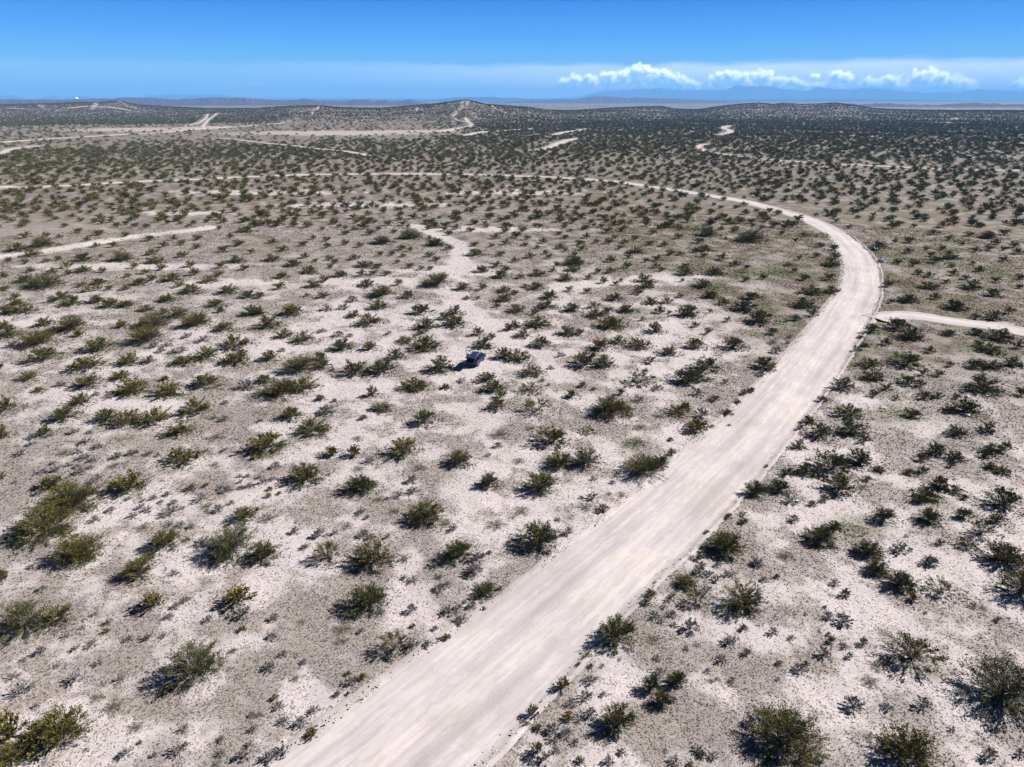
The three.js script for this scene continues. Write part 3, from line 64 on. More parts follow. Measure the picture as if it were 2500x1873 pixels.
const TRAILS = [[[[-111,-1813],[-103,-1745],[-107,-1657],[-111,-1600],[-117,-1536],[-117,-1499],[-121,-1467],[-107,-1404],[-93,-1361],[-79,-1318],[-69,-1250],[-73,-1154],[-94,-1012],[-112,-925]],8],[[[-113,-1800],[-118,-1764],[-113,-1676],[-114,-1592]],7],[[[-453,-1763],[-423,-1585],[-403,-1486]],8],[[[-386,-1864],[-367,-1738]],8],[[[-219,-1722],[-211,-1651],[-207,-1595]],7],[[[-49,-1779],[-33,-1664],[-14,-1580]],6],[[[-1304,-2355],[-1172,-2099],[-1114,-1980]],13],[[[-1376,-2183],[-1321,-2104],[-1258,-2006]],12],[[[-1269,-2406],[-1143,-2215],[-1066,-2123]],10],[[[1014,-1691],[883,-1509],[791,-1345]],12]];
const CLOUDS = [[4.02,1.26,0.42],[4.79,1.37,0.57],[5.84,1.32,0.61],[7.3,1.36,0.76],[8.32,1.44,0.67],[9.33,1.75,0.8],[9.91,1.9,0.57],[10.69,1.55,0.76],[11.36,1.61,0.61],[11.89,1.23,0.8],[12.5,1.03,0.76],[13.26,0.85,0.65],[9.7,1.2,1.14],[8.35,0.93,1.14],[11.07,0.99,0.95],[7.33,0.84,0.95],[15.43,1.32,0.76],[15.98,1.47,0.69],[16.81,1.27,0.76],[18.05,1.5,0.57],[18.46,1.38,0.65],[19.37,0.99,0.65],[19.85,0.88,0.5],[20.35,1.18,0.42],[20.93,0.83,0.53],[21.73,1.56,0.27],[21.99,0.9,0.42],[23.09,1.48,0.5],[23.68,1.45,0.46],[25.27,1.02,0.57],[25.8,0.85,0.65],[26.61,1.01,0.65],[28.36,1.21,0.65],[28.55,0.92,1.14],[29.36,0.88,0.95],[30.18,0.76,0.84],[30.84,0.72,0.69],[33.78,0.94,0.38],[23.05,0.81,0.57]];
const FAINT_CLOUDS = [[-26.27,0.76,0.42],[-25.93,0.67,0.3],[-22.5,0.67,0.46],[-21.28,0.79,0.38],[-20.36,0.76,0.76],[-18.81,0.69,0.76],[-27.07,0.58,0.27],[-17.57,0.46,0.57],[0.88,1.13,0.57],[2.1,1.16,0.57],[3.15,1.07,0.57]];

// ------------------------------------------------------------------ the sky: air and clouds
{
  const W = 4096, H = 2048, data = new Float32Array(W * H * 4);
  const lin = (hex) => { const c = new THREE.Color(hex); return [c.r, c.g, c.b]; };
  const EXP = 2.5;
  const stops = [[0, lin('#9ad6ff')], [1.6, lin('#8bcfff')], [2.8, lin('#70c2ff')], [4.4, lin('#48a6fd')], [6.8, lin('#1f7dea')], [11, lin('#145fc4')], [22, lin('#11376a')], [45, lin('#122747')], [90, lin('#111f39')]];
  const gradient = (e) => { for (let i = 1; i < stops.length; i++) if (e < stops[i][0]) return mix3(stops[i - 1][1], stops[i][1], (e - stops[i - 1][0]) / (stops[i][0] - stops[i - 1][0])); return stops[stops.length - 1][1]; };
  const white = [1.45, 1.5, 1.55], puffWhite = [2.7, 2.75, 2.8], puffShade = lin('#8cc6f8').map((v) => v * 1.25);
  const density = (az, e, list, soft) => {
    let d = -1;
    for (const [a, b, s] of list) {
      const dx = (az - a) / (s * 1.3), dy = (e - b) / (e < b ? s * 0.85 : s);
      const q = 1 - dx * dx - dy * dy;
      if (q > d) d = q;
    }
    if (d < -0.9) return 0;
    const n = fbm(noiseA, az * 1.5, e * 1.9, 5) * 0.95 + fbm(noiseB, az * 5, e * 6, 3) * 0.35;
    return ss(-0.12, soft, d * 0.95 + n * 0.72 - 0.06);
  };
  for (let row = 0; row < H; row++) {
    const e = ((row + 0.5) / H - 0.5) * 180, base = gradient(Math.max(0, e));
    for (let col = 0; col < W; col++) {
      let c = base;
      if (e < 0) c = [0.22, 0.2, 0.18];
      else if (e < 4.5) {
        let az = ((col + 0.5) / W - 0.5) * 360 + 90; if (az > 180) az -= 360;
        const wave = fbm(noiseB, az / 14, 3.3, 3) * 0.28;
        const veil = (1 - ss(2.2 + wave, 2.75 + wave, e + fbm(noiseC, az / 5, e * 2, 2) * 0.1)) * (0.12 + 0.62 * ss(-22, 20, az) * (1 - ss(60, 110, az)));
        c = mix3(c, white, veil * (0.9 + 0.1 * fbm(noiseA, az / 3, e * 3, 3)));
        if (az > -38 && az < 45) {
          const f = density(az, e, FAINT_CLOUDS, 0.9);
          if (f > 0) c = mix3(c, [1.1, 1.15, 1.2], f * 0.4);
          const d = density(az, e, CLOUDS, 0.42);
          if (d > 0) {
            const thick = density(az + 0.16, e + 0.2, CLOUDS, 0.9), fine = fbm(noiseC, az * 7, e * 9, 3);
            const lit = clamp01(1.02 - thick * 0.95 + fine * 0.35);
            c = mix3(c, mix3(puffShade, puffWhite, lit), d * 0.92);
          }
        }
      }
      const o = (row * W + col) * 4;
      data[o] = c[0] / EXP; data[o + 1] = c[1] / EXP; data[o + 2] = c[2] / EXP; data[o + 3] = 1;
    }
  }
  const sky = new THREE.DataTexture(data, W, H, THREE.RGBAFormat, THREE.FloatType);
  sky.mapping = THREE.EquirectangularReflectionMapping;
  sky.magFilter = THREE.LinearFilter;
  sky.needsUpdate = true;
  scene.background = sky;
  scene.environment = sky;
}

// ------------------------------------------------------------------ things, parts and their names
const taken = new Map();
function numbered(name) { const n = taken.get(name) ?? 0; taken.set(name, n + 1); return n ? `${name}_${String(n).padStart(3, '0')}` : name; }
function tag(o, label, category, group, kind) { o.userData.label = label; if (category) o.userData.category = category; if (group) o.userData.group = group; if (kind) o.userData.kind = kind; return o; }
function mesh(name, geometry, material, parent) { const m = new THREE.Mesh(geometry, material); m.name = name; m.castShadow = m.receiveShadow = true; parent?.add(m); return m; }
function structure(name, geometry, material, label) { const m = mesh(numbered(name), geometry, material, scene); m.userData.kind = 'structure'; m.userData.label = label; return m; }
function stuff(name, geometry, material, places, colors, label) {
  const m = new THREE.InstancedMesh(geometry, material, places.length);
  m.name = numbered(name); m.castShadow = m.receiveShadow = true;
  places.forEach((p, i) => m.setMatrixAt(i, p));
  const c = new THREE.Color();
  if (colors) colors.forEach((v, i) => m.setColorAt(i, c.setRGB(v[0], v[1], v[2])));
  scene.add(m);
  m.userData.kind = 'stuff'; m.userData.label = label;
  return m;
}
const placeAt = (() => { const q = new THREE.Quaternion(), e = new THREE.Euler(), p = new THREE.Vector3(), s = new THREE.Vector3(); return (x, y, z, turn, sx, sy, sz, lean = 0) => new THREE.Matrix4().compose(p.set(x, y, z), q.setFromEuler(e.set(lean, turn, lean * 0.6)), s.set(sx, sy, sz)); })();

// ------------------------------------------------------------------ roads as lines on the ground
function smoothLine(points, step) {
  const curve = new THREE.CatmullRomCurve3(points.map((p) => new THREE.Vector3(p[0], p[2], p[1])), false, 'centripetal');
  const n = Math.max(4, Math.round(curve.getLength() / step));
  return curve.getSpacedPoints(n).map((p) => [p.x, p.z, p.y]);
}
const first = MAIN_ROAD[0], second = MAIN_ROAD[1];
const MAIN_ALL = [[first[0] - (second[0] - first[0]) * 9, first[1] - (second[1] - first[1]) * 9, 9.5], [first[0] - (second[0] - first[0]) * 4, first[1] - (second[1] - first[1]) * 4, 9.5], ...MAIN_ROAD, ...MAIN_ROAD_FAR];
const mainLine = smoothLine(MAIN_ALL, 1.0), sideLine = smoothLine(ROADS.side, 1.0), trackLine = smoothLine(ROADS.track, 1.0);
function lineIndex(line) { return line.filter((_, i) => i % 3 === 0 || i === line.length - 1); }
const mainIndex = lineIndex(mainLine), sideIndex = lineIndex(sideLine), trackIndex = lineIndex(trackLine);
function lineDistance(line, x, z) {                       // metres outside the line's edge (negative: on it), and which side
  let best = 1e9, side = 1;
  for (let i = 1; i < line.length; i++) {
    const a = line[i - 1], b = line[i], dx = b[0] - a[0], dz = b[1] - a[1], l2 = dx * dx + dz * dz;
    const t = clamp01(((x - a[0]) * dx + (z - a[1]) * dz) / l2), px = x - a[0] - dx * t, pz = z - a[1] - dz * t;
    const d = Math.hypot(px, pz) - mix(a[2], b[2], t) / 2;
    if (d < best) { best = d; side = Math.sign(dx * pz - dz * px); }
  }
  return [best, side];
}
const FAR_ROADS = Object.entries(ROADS).filter(([n]) => n !== 'side' && n !== 'track').map(([, p]) => p);
function onFarRoad(x, z, margin) { for (const r of FAR_ROADS) if (lineDistance(r, x, z)[0] < margin) return true; return false; }

// ------------------------------------------------------------------ heights
function baseHeight(x, z) {
  const r = Math.hypot(x, z), az = Math.atan2(x, -z) * DEG;
  let h = fbm(noiseA, x / 16, z / 16, 3) * 0.16 * (1 - ss(400, 900, r));
  h += fbm(noiseB, x / 210, z / 210, 2) * 1.0 * ss(170, 800, r);
  const dc = table(NEAR_SKYLINE, az, 2), hc = EYE + table(NEAR_SKYLINE, az, 1) * dc;
  const rise = Math.pow(ss(0.66 * dc, dc * 1.02, r), 1.15), fall = 1 - ss(dc, 1.5 * dc, r);
  const bump = Math.min(rise, fall);
  h += hc * bump * (1 + 0.0 * r);
  h += (fbm(noiseC, x / 150, z / 150, 4) * 5 + fbm(noiseA, x / 45, z / 45, 3) * 1.6) * bump * (1 - bump * 0.75) * ss(0, 25, hc);
  h += 24 * ss(5000, 22000, r);
  return h;
}
function roadCut(x, z, r) {
  if (r > 420) return 0;
  const d = Math.min(lineDistance(mainIndex, x, z)[0], x > 50 ? lineDistance(sideIndex, x, z)[0] : 99);
  return -0.34 * (1 - ss(-0.5, 0.7, d));
}
const groundAt = (x, z) => baseHeight(x, z) + roadCut(x, z, Math.hypot(x, z));

// ------------------------------------------------------------------ what the ground is made of
const inPatches = (list, x, z, wob) => { let m = 0; for (const [a, b, rx, rz] of list) { const dx = (x - a) / (rx * 1.15), dz = (z - b) / (rz * 1.15); if (Math.abs(dx) > 1.6 || Math.abs(dz) > 1.6) continue; m = Math.max(m, 1 - ss(0.55, 1.25, Math.hypot(dx, dz) + wob)); } return m; };
const SAND = [0.43, 0.388, 0.382], STUBBLE = [0.24, 0.21, 0.192], BROWN = [0.112, 0.09, 0.064], RUST = [0.122, 0.085, 0.058], GREEN = [0.082, 0.09, 0.03], PALE = [0.37, 0.32, 0.285];
function soil(x, z) {                                     // how stubbly, how brown, how green: 0..1
  const r = Math.hypot(x, z);
  const n1 = fbm(noiseA, x / 7 + 31, z / 7, 3), n2 = fbm(noiseB, x / 28, z / 28 + 7, 3), n3 = r < 420 ? fbm(noiseC, x / 1.7, z / 1.7, 2) : 0;
  const sand = Math.max(inPatches(SAND_PATCHES, x, z, n1 * 0.5), r > 60 && r < 260 && Math.abs(x) < 60 ? 1 - ss(-0.4, 1.4, lineDistance(trackIndex, x, z)[0] + n1 * 1.2) : 0);
  const right = ss(18, 62, x + n2 * 22 + (z + 120) * -0.12) * ss(-72, -120, z + n2 * 20);                    // brown, greener soil outside the curve
  const north = -z + Math.abs(x) * 0.22;                                                                     // the sand gives way to brown soil on the plain in the north
  const away = ss(115, 205, north + n2 * 30) * (1 - 0.85 * ss(-0.02, 0.3, n2 * 0.75 + n1 * 0.5 + 0.12 * ss(30, -30, x)) * (1 - ss(225, 330, north)));
  const brown = clamp01(Math.max(right, away) * (0.85 + 0.5 * n1) - sand * 0.75);
  const stub = clamp01(ss(-0.3, 0.3, n1 * 0.75 + n2 * 0.7 + n3 * 0.3 + 0.04) + 0.18 * right - sand * 0.85);
  const green = clamp01(Math.max(inPatches(GREEN_PATCHES, x, z, n1 * 0.9 + n3 * 0.4) * 0.6, ss(0.05, 0.5, fbm(noiseC, x / 15 + 5, z / 15, 3)) * Math.max(right, 0.35 * away) * 0.8) - sand * 0.5);
  return { stub, brown, green, sand, n1, n2, n3, r };
}
function soilColor(x, z) {
  const s = soil(x, z);
  let c = mix3(SAND, STUBBLE, s.stub * 0.9);
  c = mix3(c, mix3(BROWN, RUST, ss(0.1, 0.6, s.n2 + s.n1 * 0.5)), s.brown * 0.88);
  c = mix3(c, GREEN, s.green * (0.62 + 0.38 * clamp01(s.n3 + 0.5)));
  c = mix3(c, PALE, inPatches(PLAYAS, x, z, fbm(noiseA, x / 30, z / 30, 2) * 0.4) * 0.9);   // pale clay flats
  const v = 1 + s.n3 * 0.1 + s.n1 * 0.05;
  return [c[0] * v, c[1] * v, c[2] * v];
}

// ------------------------------------------------------------------ ground textures: grit, litter, tyre streaks
function tileTexture(size, paint, srgb) {
  const data = new Uint8Array(size * size * 4);
  paint(data, size);
  const t = new THREE.DataTexture(data, size, size);
  t.wrapS = t.wrapT = THREE.RepeatWrapping; t.magFilter = THREE.LinearFilter; t.minFilter = THREE.LinearMipmapLinearFilter; t.generateMipmaps = true;
  if (srgb) t.colorSpace = THREE.SRGBColorSpace;
  t.needsUpdate = true;
  return t;
}
function tileNoise(rng, size, cells) {                    // value noise that repeats without a seam
  const g = new Float32Array(cells * cells).map(() => rng() * 2 - 1), k = cells / size;
  return (x, y) => { const fx = x * k, fy = y * k, ix = Math.floor(fx), iy = Math.floor(fy), u = fx - ix, v = fy - iy, a = u * u * (3 - 2 * u), b = v * v * (3 - 2 * v), X = ix % cells, Y = iy % cells, X1 = (X + 1) % cells, Y1 = (Y + 1) % cells; return mix(mix(g[Y * cells + X], g[Y * cells + X1], a), mix(g[Y1 * cells + X], g[Y1 * cells + X1], a), b); };
}
const groundBump = [];
const groundMap = tileTexture(2048, (data, size) => {     // 36 m of grit: pebbles, twigs and dry litter
  const rng = mulberry(77), a = tileNoise(rng, size, 512), b = tileNoise(rng, size, 128), c = tileNoise(rng, size, 40), field = new Float32Array(size * size).fill(1), tint = new Float32Array(size * size);
  for (let y = 0; y < size; y++) for (let x = 0; x < size; x++) field[y * size + x] = 0.93 + a(x, y) * 0.05 + b(x, y) * 0.06 + c(x, y) * 0.05;
  for (let i = 0; i < 80000; i++) {
    const px = rng() * size, py = rng() * size, here = c(Math.floor(px), Math.floor(py)) + b(Math.floor(px), Math.floor(py)) * 0.6;
    if (rng() > 0.25 + ss(-0.5, 0.6, here)) continue;
    const rad = 1 + rng() * rng() * 3.4, dark = rng() < 0.8 ? 0.3 + rng() * 0.35 : 1.08, turn = rng() * 3.14, long = 1 + rng() * 1.3, cs = Math.cos(turn), sn = Math.sin(turn), reach = Math.ceil(rad * long + 1);
    for (let dy = -reach; dy <= reach; dy++) for (let dx = -reach; dx <= reach; dx++) {
      const u = (dx * cs + dy * sn) / (rad * long), v = (-dx * sn + dy * cs) / rad, q = 1 - ss(0.6, 1.25, Math.hypot(u, v));
      if (q > 0) { const o = ((Math.floor(py) + dy + size) % size) * size + ((Math.floor(px) + dx + size) % size); field[o] = mix(field[o], dark, q); tint[o] = Math.max(tint[o], q * (dark < 1 ? 1 : 0)); }
    }
  }
  for (let i = 0; i < size * size; i++) {
    const f = field[i], lin = [f, f * (1 - 0.03 * tint[i]), f * (1 - 0.1 * tint[i])];
    for (let k = 0; k < 3; k++) { const v = Math.min(1, Math.max(0, lin[k])); data[i * 4 + k] = 255 * Math.pow(v, 1 / 2.2); }
    data[i * 4 + 3] = 255;
    groundBump[i] = f;
  }
}, true);
const groundBumpMap = tileTexture(2048, (data, size) => { for (let i = 0; i < size * size; i++) { const v = 255 * clamp01(groundBump[i] * 0.8); data[i * 4] = data[i * 4 + 1] = data[i * 4 + 2] = v; data[i * 4 + 3] = 255; } });
const roadMap = tileTexture(1024, (data, size) => {       // across: 14 m, along: 44 m; wheel-swept streaks, pale crust and tan dust
  const rng = mulberry(5), fine = tileNoise(rng, size, 256), blot = tileNoise(rng, size, 22), blot2 = tileNoise(rng, size, 64);
  const across = [tileNoise(rng, size, 90), tileNoise(rng, size, 36), tileNoise(rng, size, 14)];
  for (let y = 0; y < size; y++) for (let x = 0; x < size; x++) {
    const bend = blot(x, y) * 9, wx = ((x + bend) % size + size) % size;
    const s = across[0](wx, (y * 0.06) % size) * 0.4 + across[1](wx, (y * 0.1) % size) * 0.6 + across[2](wx, (y * 0.2) % size) * 0.5;
    const crust = ss(-0.1, 0.5, blot2(x, y) * 0.6 + blot(x, y) * 0.5 + s * 0.5), tan = ss(0.2, 0.8, s + blot(x, y) * 0.3);
    const f = 0.85 + s * 0.13 + fine(x, y) * 0.05 + crust * 0.07;
    const c = [f, f * (1 - 0.02 * tan + 0.004 * crust), f * (1 - 0.11 * tan + 0.02 * crust)];
    const o = (y * size + x) * 4;
    for (let k = 0; k < 3; k++) data[o + k] = 255 * Math.pow(clamp01(c[k]), 1 / 2.2);
    data[o + 3] = 255;
  }
}, true);
const groundMaterial = new THREE.MeshPhysicalMaterial({ map: groundMap, bumpMap: groundBumpMap, bumpScale: 0.03, roughness: 1, specularIntensity: 0.25, vertexColors: true });
const roadMaterial = new THREE.MeshPhysicalMaterial({ map: roadMap, roughness: 1, specularIntensity: 0.25, vertexColors: true });
const rangeMaterial = new THREE.MeshPhysicalMaterial({ roughness: 1, specularIntensity: 0.1, vertexColors: true });

// ------------------------------------------------------------------ the ground, one sheet to the horizon
function gridGeometry(rows, cols, at, closed) {
  const pos = new Float32Array(rows * cols * 3), col = new Float32Array(rows * cols * 3), uv = new Float32Array(rows * cols * 2), index = [];
  for (let j = 0; j < rows; j++) for (let i = 0; i < cols; i++) { const o = j * cols + i, p = at(i, j); pos.set(p.p, o * 3); col.set(p.c, o * 3); uv.set(p.uv ?? [p.p[0] / 36, p.p[2] / 36], o * 2); }
  const idx = new Uint32Array((rows - 1) * (cols - (closed ? 0 : 1)) * 6);
  let k = 0;
  for (let j = 0; j < rows - 1; j++) for (let i = 0; i < cols - (closed ? 0 : 1); i++) { const a = j * cols + i, b = j * cols + (i + 1) % cols, c = a + cols, d = b + cols; idx[k++] = a; idx[k++] = b; idx[k++] = c; idx[k++] = b; idx[k++] = d; idx[k++] = c; }
  const g = new THREE.BufferGeometry();
  g.setAttribute('position', new THREE.BufferAttribute(pos, 3)); g.setAttribute('color', new THREE.BufferAttribute(col, 3)); g.setAttribute('uv', new THREE.BufferAttribute(uv, 2));
  g.setIndex(new THREE.BufferAttribute(idx, 1));
  g.computeVertexNormals();
  return g;
}
{
  const radii = [0.02, 6, 12, 17, 21, 24]; let r = 26;
  while (r < 36000) { radii.push(r); r *= r < 320 ? 1.0085 : r < 3200 ? 1.014 : 1.03; }
  const angles = [];
  for (let a = -48; a < 48; a += 0.17) angles.push(a);
  for (let a = 48; a < 312; a += 3) angles.push(a);
  structure('ground', gridGeometry(radii.length, angles.length, (i, j) => {
    const a = angles[i] / DEG, q = radii[j], x = q * Math.sin(a), z = -q * Math.cos(a);
    return { p: [x, groundAt(x, z), z], c: soilColor(x, z) };
  }, true), groundMaterial, 'pale sandy desert floor with stubble and brown soil');
}

// ------------------------------------------------------------------ dirt roads
function roadStrip(name, line, label, { lift = 0, cols = 19, shoulder = 1.0, tone = [0.445, 0.405, 0.398], bank = 0.1, sunk = 0.1, ragged = 0.35 } = {}) {
  let along = 0;
  const frames = line.map((p, i) => {
    const a = line[Math.max(0, i - 1)], b = line[Math.min(line.length - 1, i + 1)], l = Math.hypot(b[0] - a[0], b[1] - a[1]);
    if (i) along += Math.hypot(p[0] - line[i - 1][0], p[1] - line[i - 1][1]);
    return { x: p[0], z: p[1], w: p[2], nx: -(b[1] - a[1]) / l, nz: (b[0] - a[0]) / l, s: along };
  });
  const us = [];
  for (let i = 0; i < cols; i++) us.push(i / (cols - 1) * 2 - 1);
  const g = gridGeometry(frames.length, cols + 4, (i, j) => {
    const f = frames[j];
    const side = i < (cols + 4) / 2 ? -1 : 1, half = f.w / 2 + (fbm(noiseB, f.s / 11, side * 9.3, 2) * 0.5 + fbm(noiseC, f.s / 1.6, side * 5.1, 2) * 0.5) * ragged;
    let u, y, edge = 0;
    if (i === 0 || i === cols + 3) { u = side * (half + shoulder); y = -0.3 - lift * 2; edge = 1; }
    else if (i === 1 || i === cols + 2) { u = side * (half + shoulder * 0.35); y = (bank + fbm(noiseA, f.s / 1.3, side * 4, 2) * bank * 0.9) * ss(0, 8, f.s); edge = 1; }
    else {
      const q = us[i - 2]; u = q * half;
      const rut = Math.exp(-(((Math.abs(u) - 1.1) / 0.45) ** 2)) + 0.7 * Math.exp(-(((Math.abs(u - 1.9) - 0.9) / 0.4) ** 2));
      y = -sunk + 0.05 * (1 - q * q) - 0.03 * rut + fbm(noiseC, u / 0.8, f.s / 6, 2) * 0.02;
      edge = ss(0.82, 1, Math.abs(q));
    }
    const x = f.x + f.nx * u, z = f.z + f.nz * u;
    const sandy = soilColor(x, z), grain = 1 + fbm(noiseA, x / 1.1, z / 1.1, 2) * 0.05 + fbm(noiseB, x / 9, z / 9, 2) * 0.05;
    const wet = ss(0.2, 0.6, fbm(noiseC, x / 11 + 40, z / 11, 3)) * 0.25;
    let c = mix3(tone, [0.355, 0.31, 0.262], wet);
    c = mix3(c, sandy, edge * 0.35);
    return { p: [x, baseHeight(x, z) + y + lift, z], c: [c[0] * grain, c[1] * grain, c[2] * grain], uv: [u / 14 + 0.5, f.s / 44] };
  }, false);
  const m = structure(name, g, roadMaterial, label);
  return m;
}
roadStrip('dirt_road', mainLine, 'wide pale dirt road sweeping in a long curve');
roadStrip('dirt_side_road', sideLine, 'narrow pale dirt road branching off the curve', { sunk: 0.07, bank: 0.07, cols: 13, lift: 0.02 });
const roadNames = { far_loop: 'pale dirt track hooking round beyond the curve', far_bend: 'pale dirt bend below the far ridge', mid_patch: 'bare sandy strip among the far bushes', mid_patch2: 'short bare strip behind the sandy strip', plain_road: 'long dirt road crossing the pale flat', plain_fork: 'dirt road forking towards the left ridge', plain_fork2: 'second arm of the forked dirt road', diag: 'thin dirt track running from the pale flat', left_loop: 'dirt track looping out of the scrub', left_wide: 'broad bare sandy wash among the bushes', left_wide2: 'short bare strip at the end of the curving road', foot: 'dirt track at the foot of the central hill', foot2: 'dirt track passing the central hill', upper_line: 'pale flat strip below the far left ridge' };
for (const [name, points] of Object.entries(ROADS)) {
  if (name === 'side' || name === 'track') continue;
  const r = Math.hypot(points[0][0], points[0][1]);
  roadStrip('dirt_track', smoothLine(points, Math.max(1.2, r / 160)), roadNames[name], { lift: r < 260 ? 0.03 : r < 700 ? 0.12 : 0.45, cols: 7, bank: 0.05, sunk: 0, shoulder: r < 260 ? 0.8 : 2, ragged: r < 260 ? 1.0 : points[0][2] * 0.14, tone: r < 260 ? [0.46, 0.42, 0.4] : [0.42, 0.375, 0.34] });
}
// trails up the hills
const trailLabels = ['dirt trail winding up the central hill', 'second arm of the looped trail at the hill top', 'dirt trail over the low hill beside the central hill', 'short bare scar on the crest of the low hill', 'thin trail on the flank of the central hill', 'thin trail down the far flank of the central hill', 'straight trail up the wide far ridge', 'short trail at the end of the wide far ridge', 'trail down from the knoll on the wide far ridge', 'trail crossing the ridge behind the hooked track'];
TRAILS.forEach(([pts, w], i) => roadStrip('hill_trail', smoothLine(pts.map((p) => [...p, w]), 8), trailLabels[i], { lift: 0.6, cols: 7, bank: 0.05, sunk: 0, shoulder: 2, ragged: 1.2, tone: [0.36, 0.315, 0.275] }));

// ------------------------------------------------------------------ ranges far behind, each a solid ridge
function range(name, rows, distance, depth, color, label, rough, seed) {
  const lo = rows[0][0] - 4, hi = rows[rows.length - 1][0] + 4, n = Math.round((hi - lo) / 0.07), steps = 17;
  const g = gridGeometry(steps, n + 1, (i, j) => {
    const az = lo + (hi - lo) * i / n, t = j / (steps - 1) * 2 - 1, a = az / DEG;
    const fade = ss(lo, rows[0][0] + 0.5, az) * (1 - ss(rows[rows.length - 1][0] - 0.5, hi, az));
    const crest = (EYE + table(rows, az, 1) * distance) * fade;
    const jag = fbm(noiseA, az * 1.3 + seed, seed, 4) * rough;
    const wander = fbm(noiseB, az / 3 + seed, 1.7, 3) * depth * 0.16;
    const r = distance + t * depth + wander * (1 - Math.abs(t)), x = r * Math.sin(a), z = -r * Math.cos(a);
    const slope = Math.pow(Math.cos(t * Math.PI / 2), 1.25);
    const gully = fbm(noiseC, az * 1.8 + seed, r / (depth * 0.8), 4) * rough * 2.2 * Math.sin(Math.min(1, Math.abs(t) * 1.6) * Math.PI);
    const y = Math.max(-12, (crest + jag * fade) * slope + gully * fade - (Math.abs(t) > 0.93 ? 14 : 0));
    const v = 0.85 + 0.35 * fbm(noiseB, az * 2 + seed, t * 3, 3), streak = ss(0.25, 0.7, fbm(noiseA, az * 1.2, t * 4 + seed, 3)) * 0.4;
    return { p: [x, y + 18 * ss(3600, 9800, r) * 0, z], c: mix3(color, color.map((k) => k * 1.9), streak).map((k) => k * v) };
  }, false);
  return structure(name, g, rangeMaterial, label);
}
range('hill_range', RIGHT_SKYLINE, 6200, 750, [0.06, 0.048, 0.046], 'low dark hills beyond the far ridge', 5, 3.1);
range('hill_range', PURPLE_SKYLINE, 7600, 1000, [0.085, 0.06, 0.056], 'brown purple hills carrying a dish antenna', 5, 8.4);
range('mesa', MESA_SKYLINE, 11500, 1500, [0.085, 0.055, 0.055], 'jagged purple mesa behind the central hill', 10, 5.7);
range('mountain_ridge', BLUE_SKYLINE, 18500, 2000, [0.05, 0.045, 0.05], 'blue ridge low on the horizon', 9, 2.2);
range('mountain_range', FAR_SKYLINE, 31000, 3200, [0.06, 0.06, 0.065], 'pale blue mountain range far off under the clouds', 26, 6.6);

// ------------------------------------------------------------------ plants
function leafCloud(leaves, colorOf) {                      // leaves: [x,y,z, dx,dy,dz, length, width]; two-faced pointed blades
  const n = leaves.length, pos = new Float32Array(n * 12), col = new Float32Array(n * 12), idx = new Uint32Array(n * 6), a = new THREE.Vector3(), b = new THREE.Vector3(), s = new THREE.Vector3();
  leaves.forEach(([x, y, z, dx, dy, dz, l, w, kx, ky, kz], i) => {
    a.set(dx, dy, dz).normalize(); s.set(kx, ky, kz).cross(a).normalize().multiplyScalar(w / 2); b.copy(a).multiplyScalar(l);
    pos.set([x, y, z, x + b.x * 0.5 + s.x, y + b.y * 0.5 + s.y, z + b.z * 0.5 + s.z, x + b.x, y + b.y, z + b.z, x + b.x * 0.5 - s.x, y + b.y * 0.5 - s.y, z + b.z * 0.5 - s.z], i * 12);
    const c = colorOf(i);
    for (let k = 0; k < 4; k++) col.set(c, i * 12 + k * 3);
    idx.set([0, 1, 2, 0, 2, 3].map((v) => v + i * 4), i * 6);
  });
  const g = new THREE.BufferGeometry();
  g.setAttribute('position', new THREE.BufferAttribute(pos, 3)); g.setAttribute('color', new THREE.BufferAttribute(col, 3)); g.setIndex(new THREE.BufferAttribute(idx, 1));
  g.computeVertexNormals();
  return g;
}
function twigs(paths, sides = 3) {                         // paths: [[x,y,z,radius] ...] as thin tapering tubes
  const pos = [], idx = [], d = new THREE.Vector3(), u = new THREE.Vector3(), v = new THREE.Vector3();
  for (const p of paths) {
    const start = pos.length / 3;
    p.forEach(([x, y, z, r], i) => {
      const q = p[Math.min(p.length - 1, i + 1)], o = p[Math.max(0, i - 1)];
      d.set(q[0] - o[0], q[1] - o[1], q[2] - o[2]).normalize();
      u.set(Math.abs(d.y) > 0.9 ? 1 : 0, Math.abs(d.y) > 0.9 ? 0 : 1, 0).cross(d).normalize(); v.crossVectors(d, u);
      for (let k = 0; k < sides; k++) { const t = k / sides * Math.PI * 2, c = Math.cos(t) * r, s = Math.sin(t) * r; pos.push(x + u.x * c + v.x * s, y + u.y * c + v.y * s, z + u.z * c + v.z * s); }
    });
    for (let i = 0; i < p.length - 1; i++) for (let k = 0; k < sides; k++) { const a = start + i * sides + k, b = start + i * sides + (k + 1) % sides; idx.push(a, b, a + sides, b, b + sides, a + sides); }
  }
  const g = new THREE.BufferGeometry();
  g.setAttribute('position', new THREE.Float32BufferAttribute(pos, 3)); g.setIndex(idx); g.computeVertexNormals();
  return g;
}
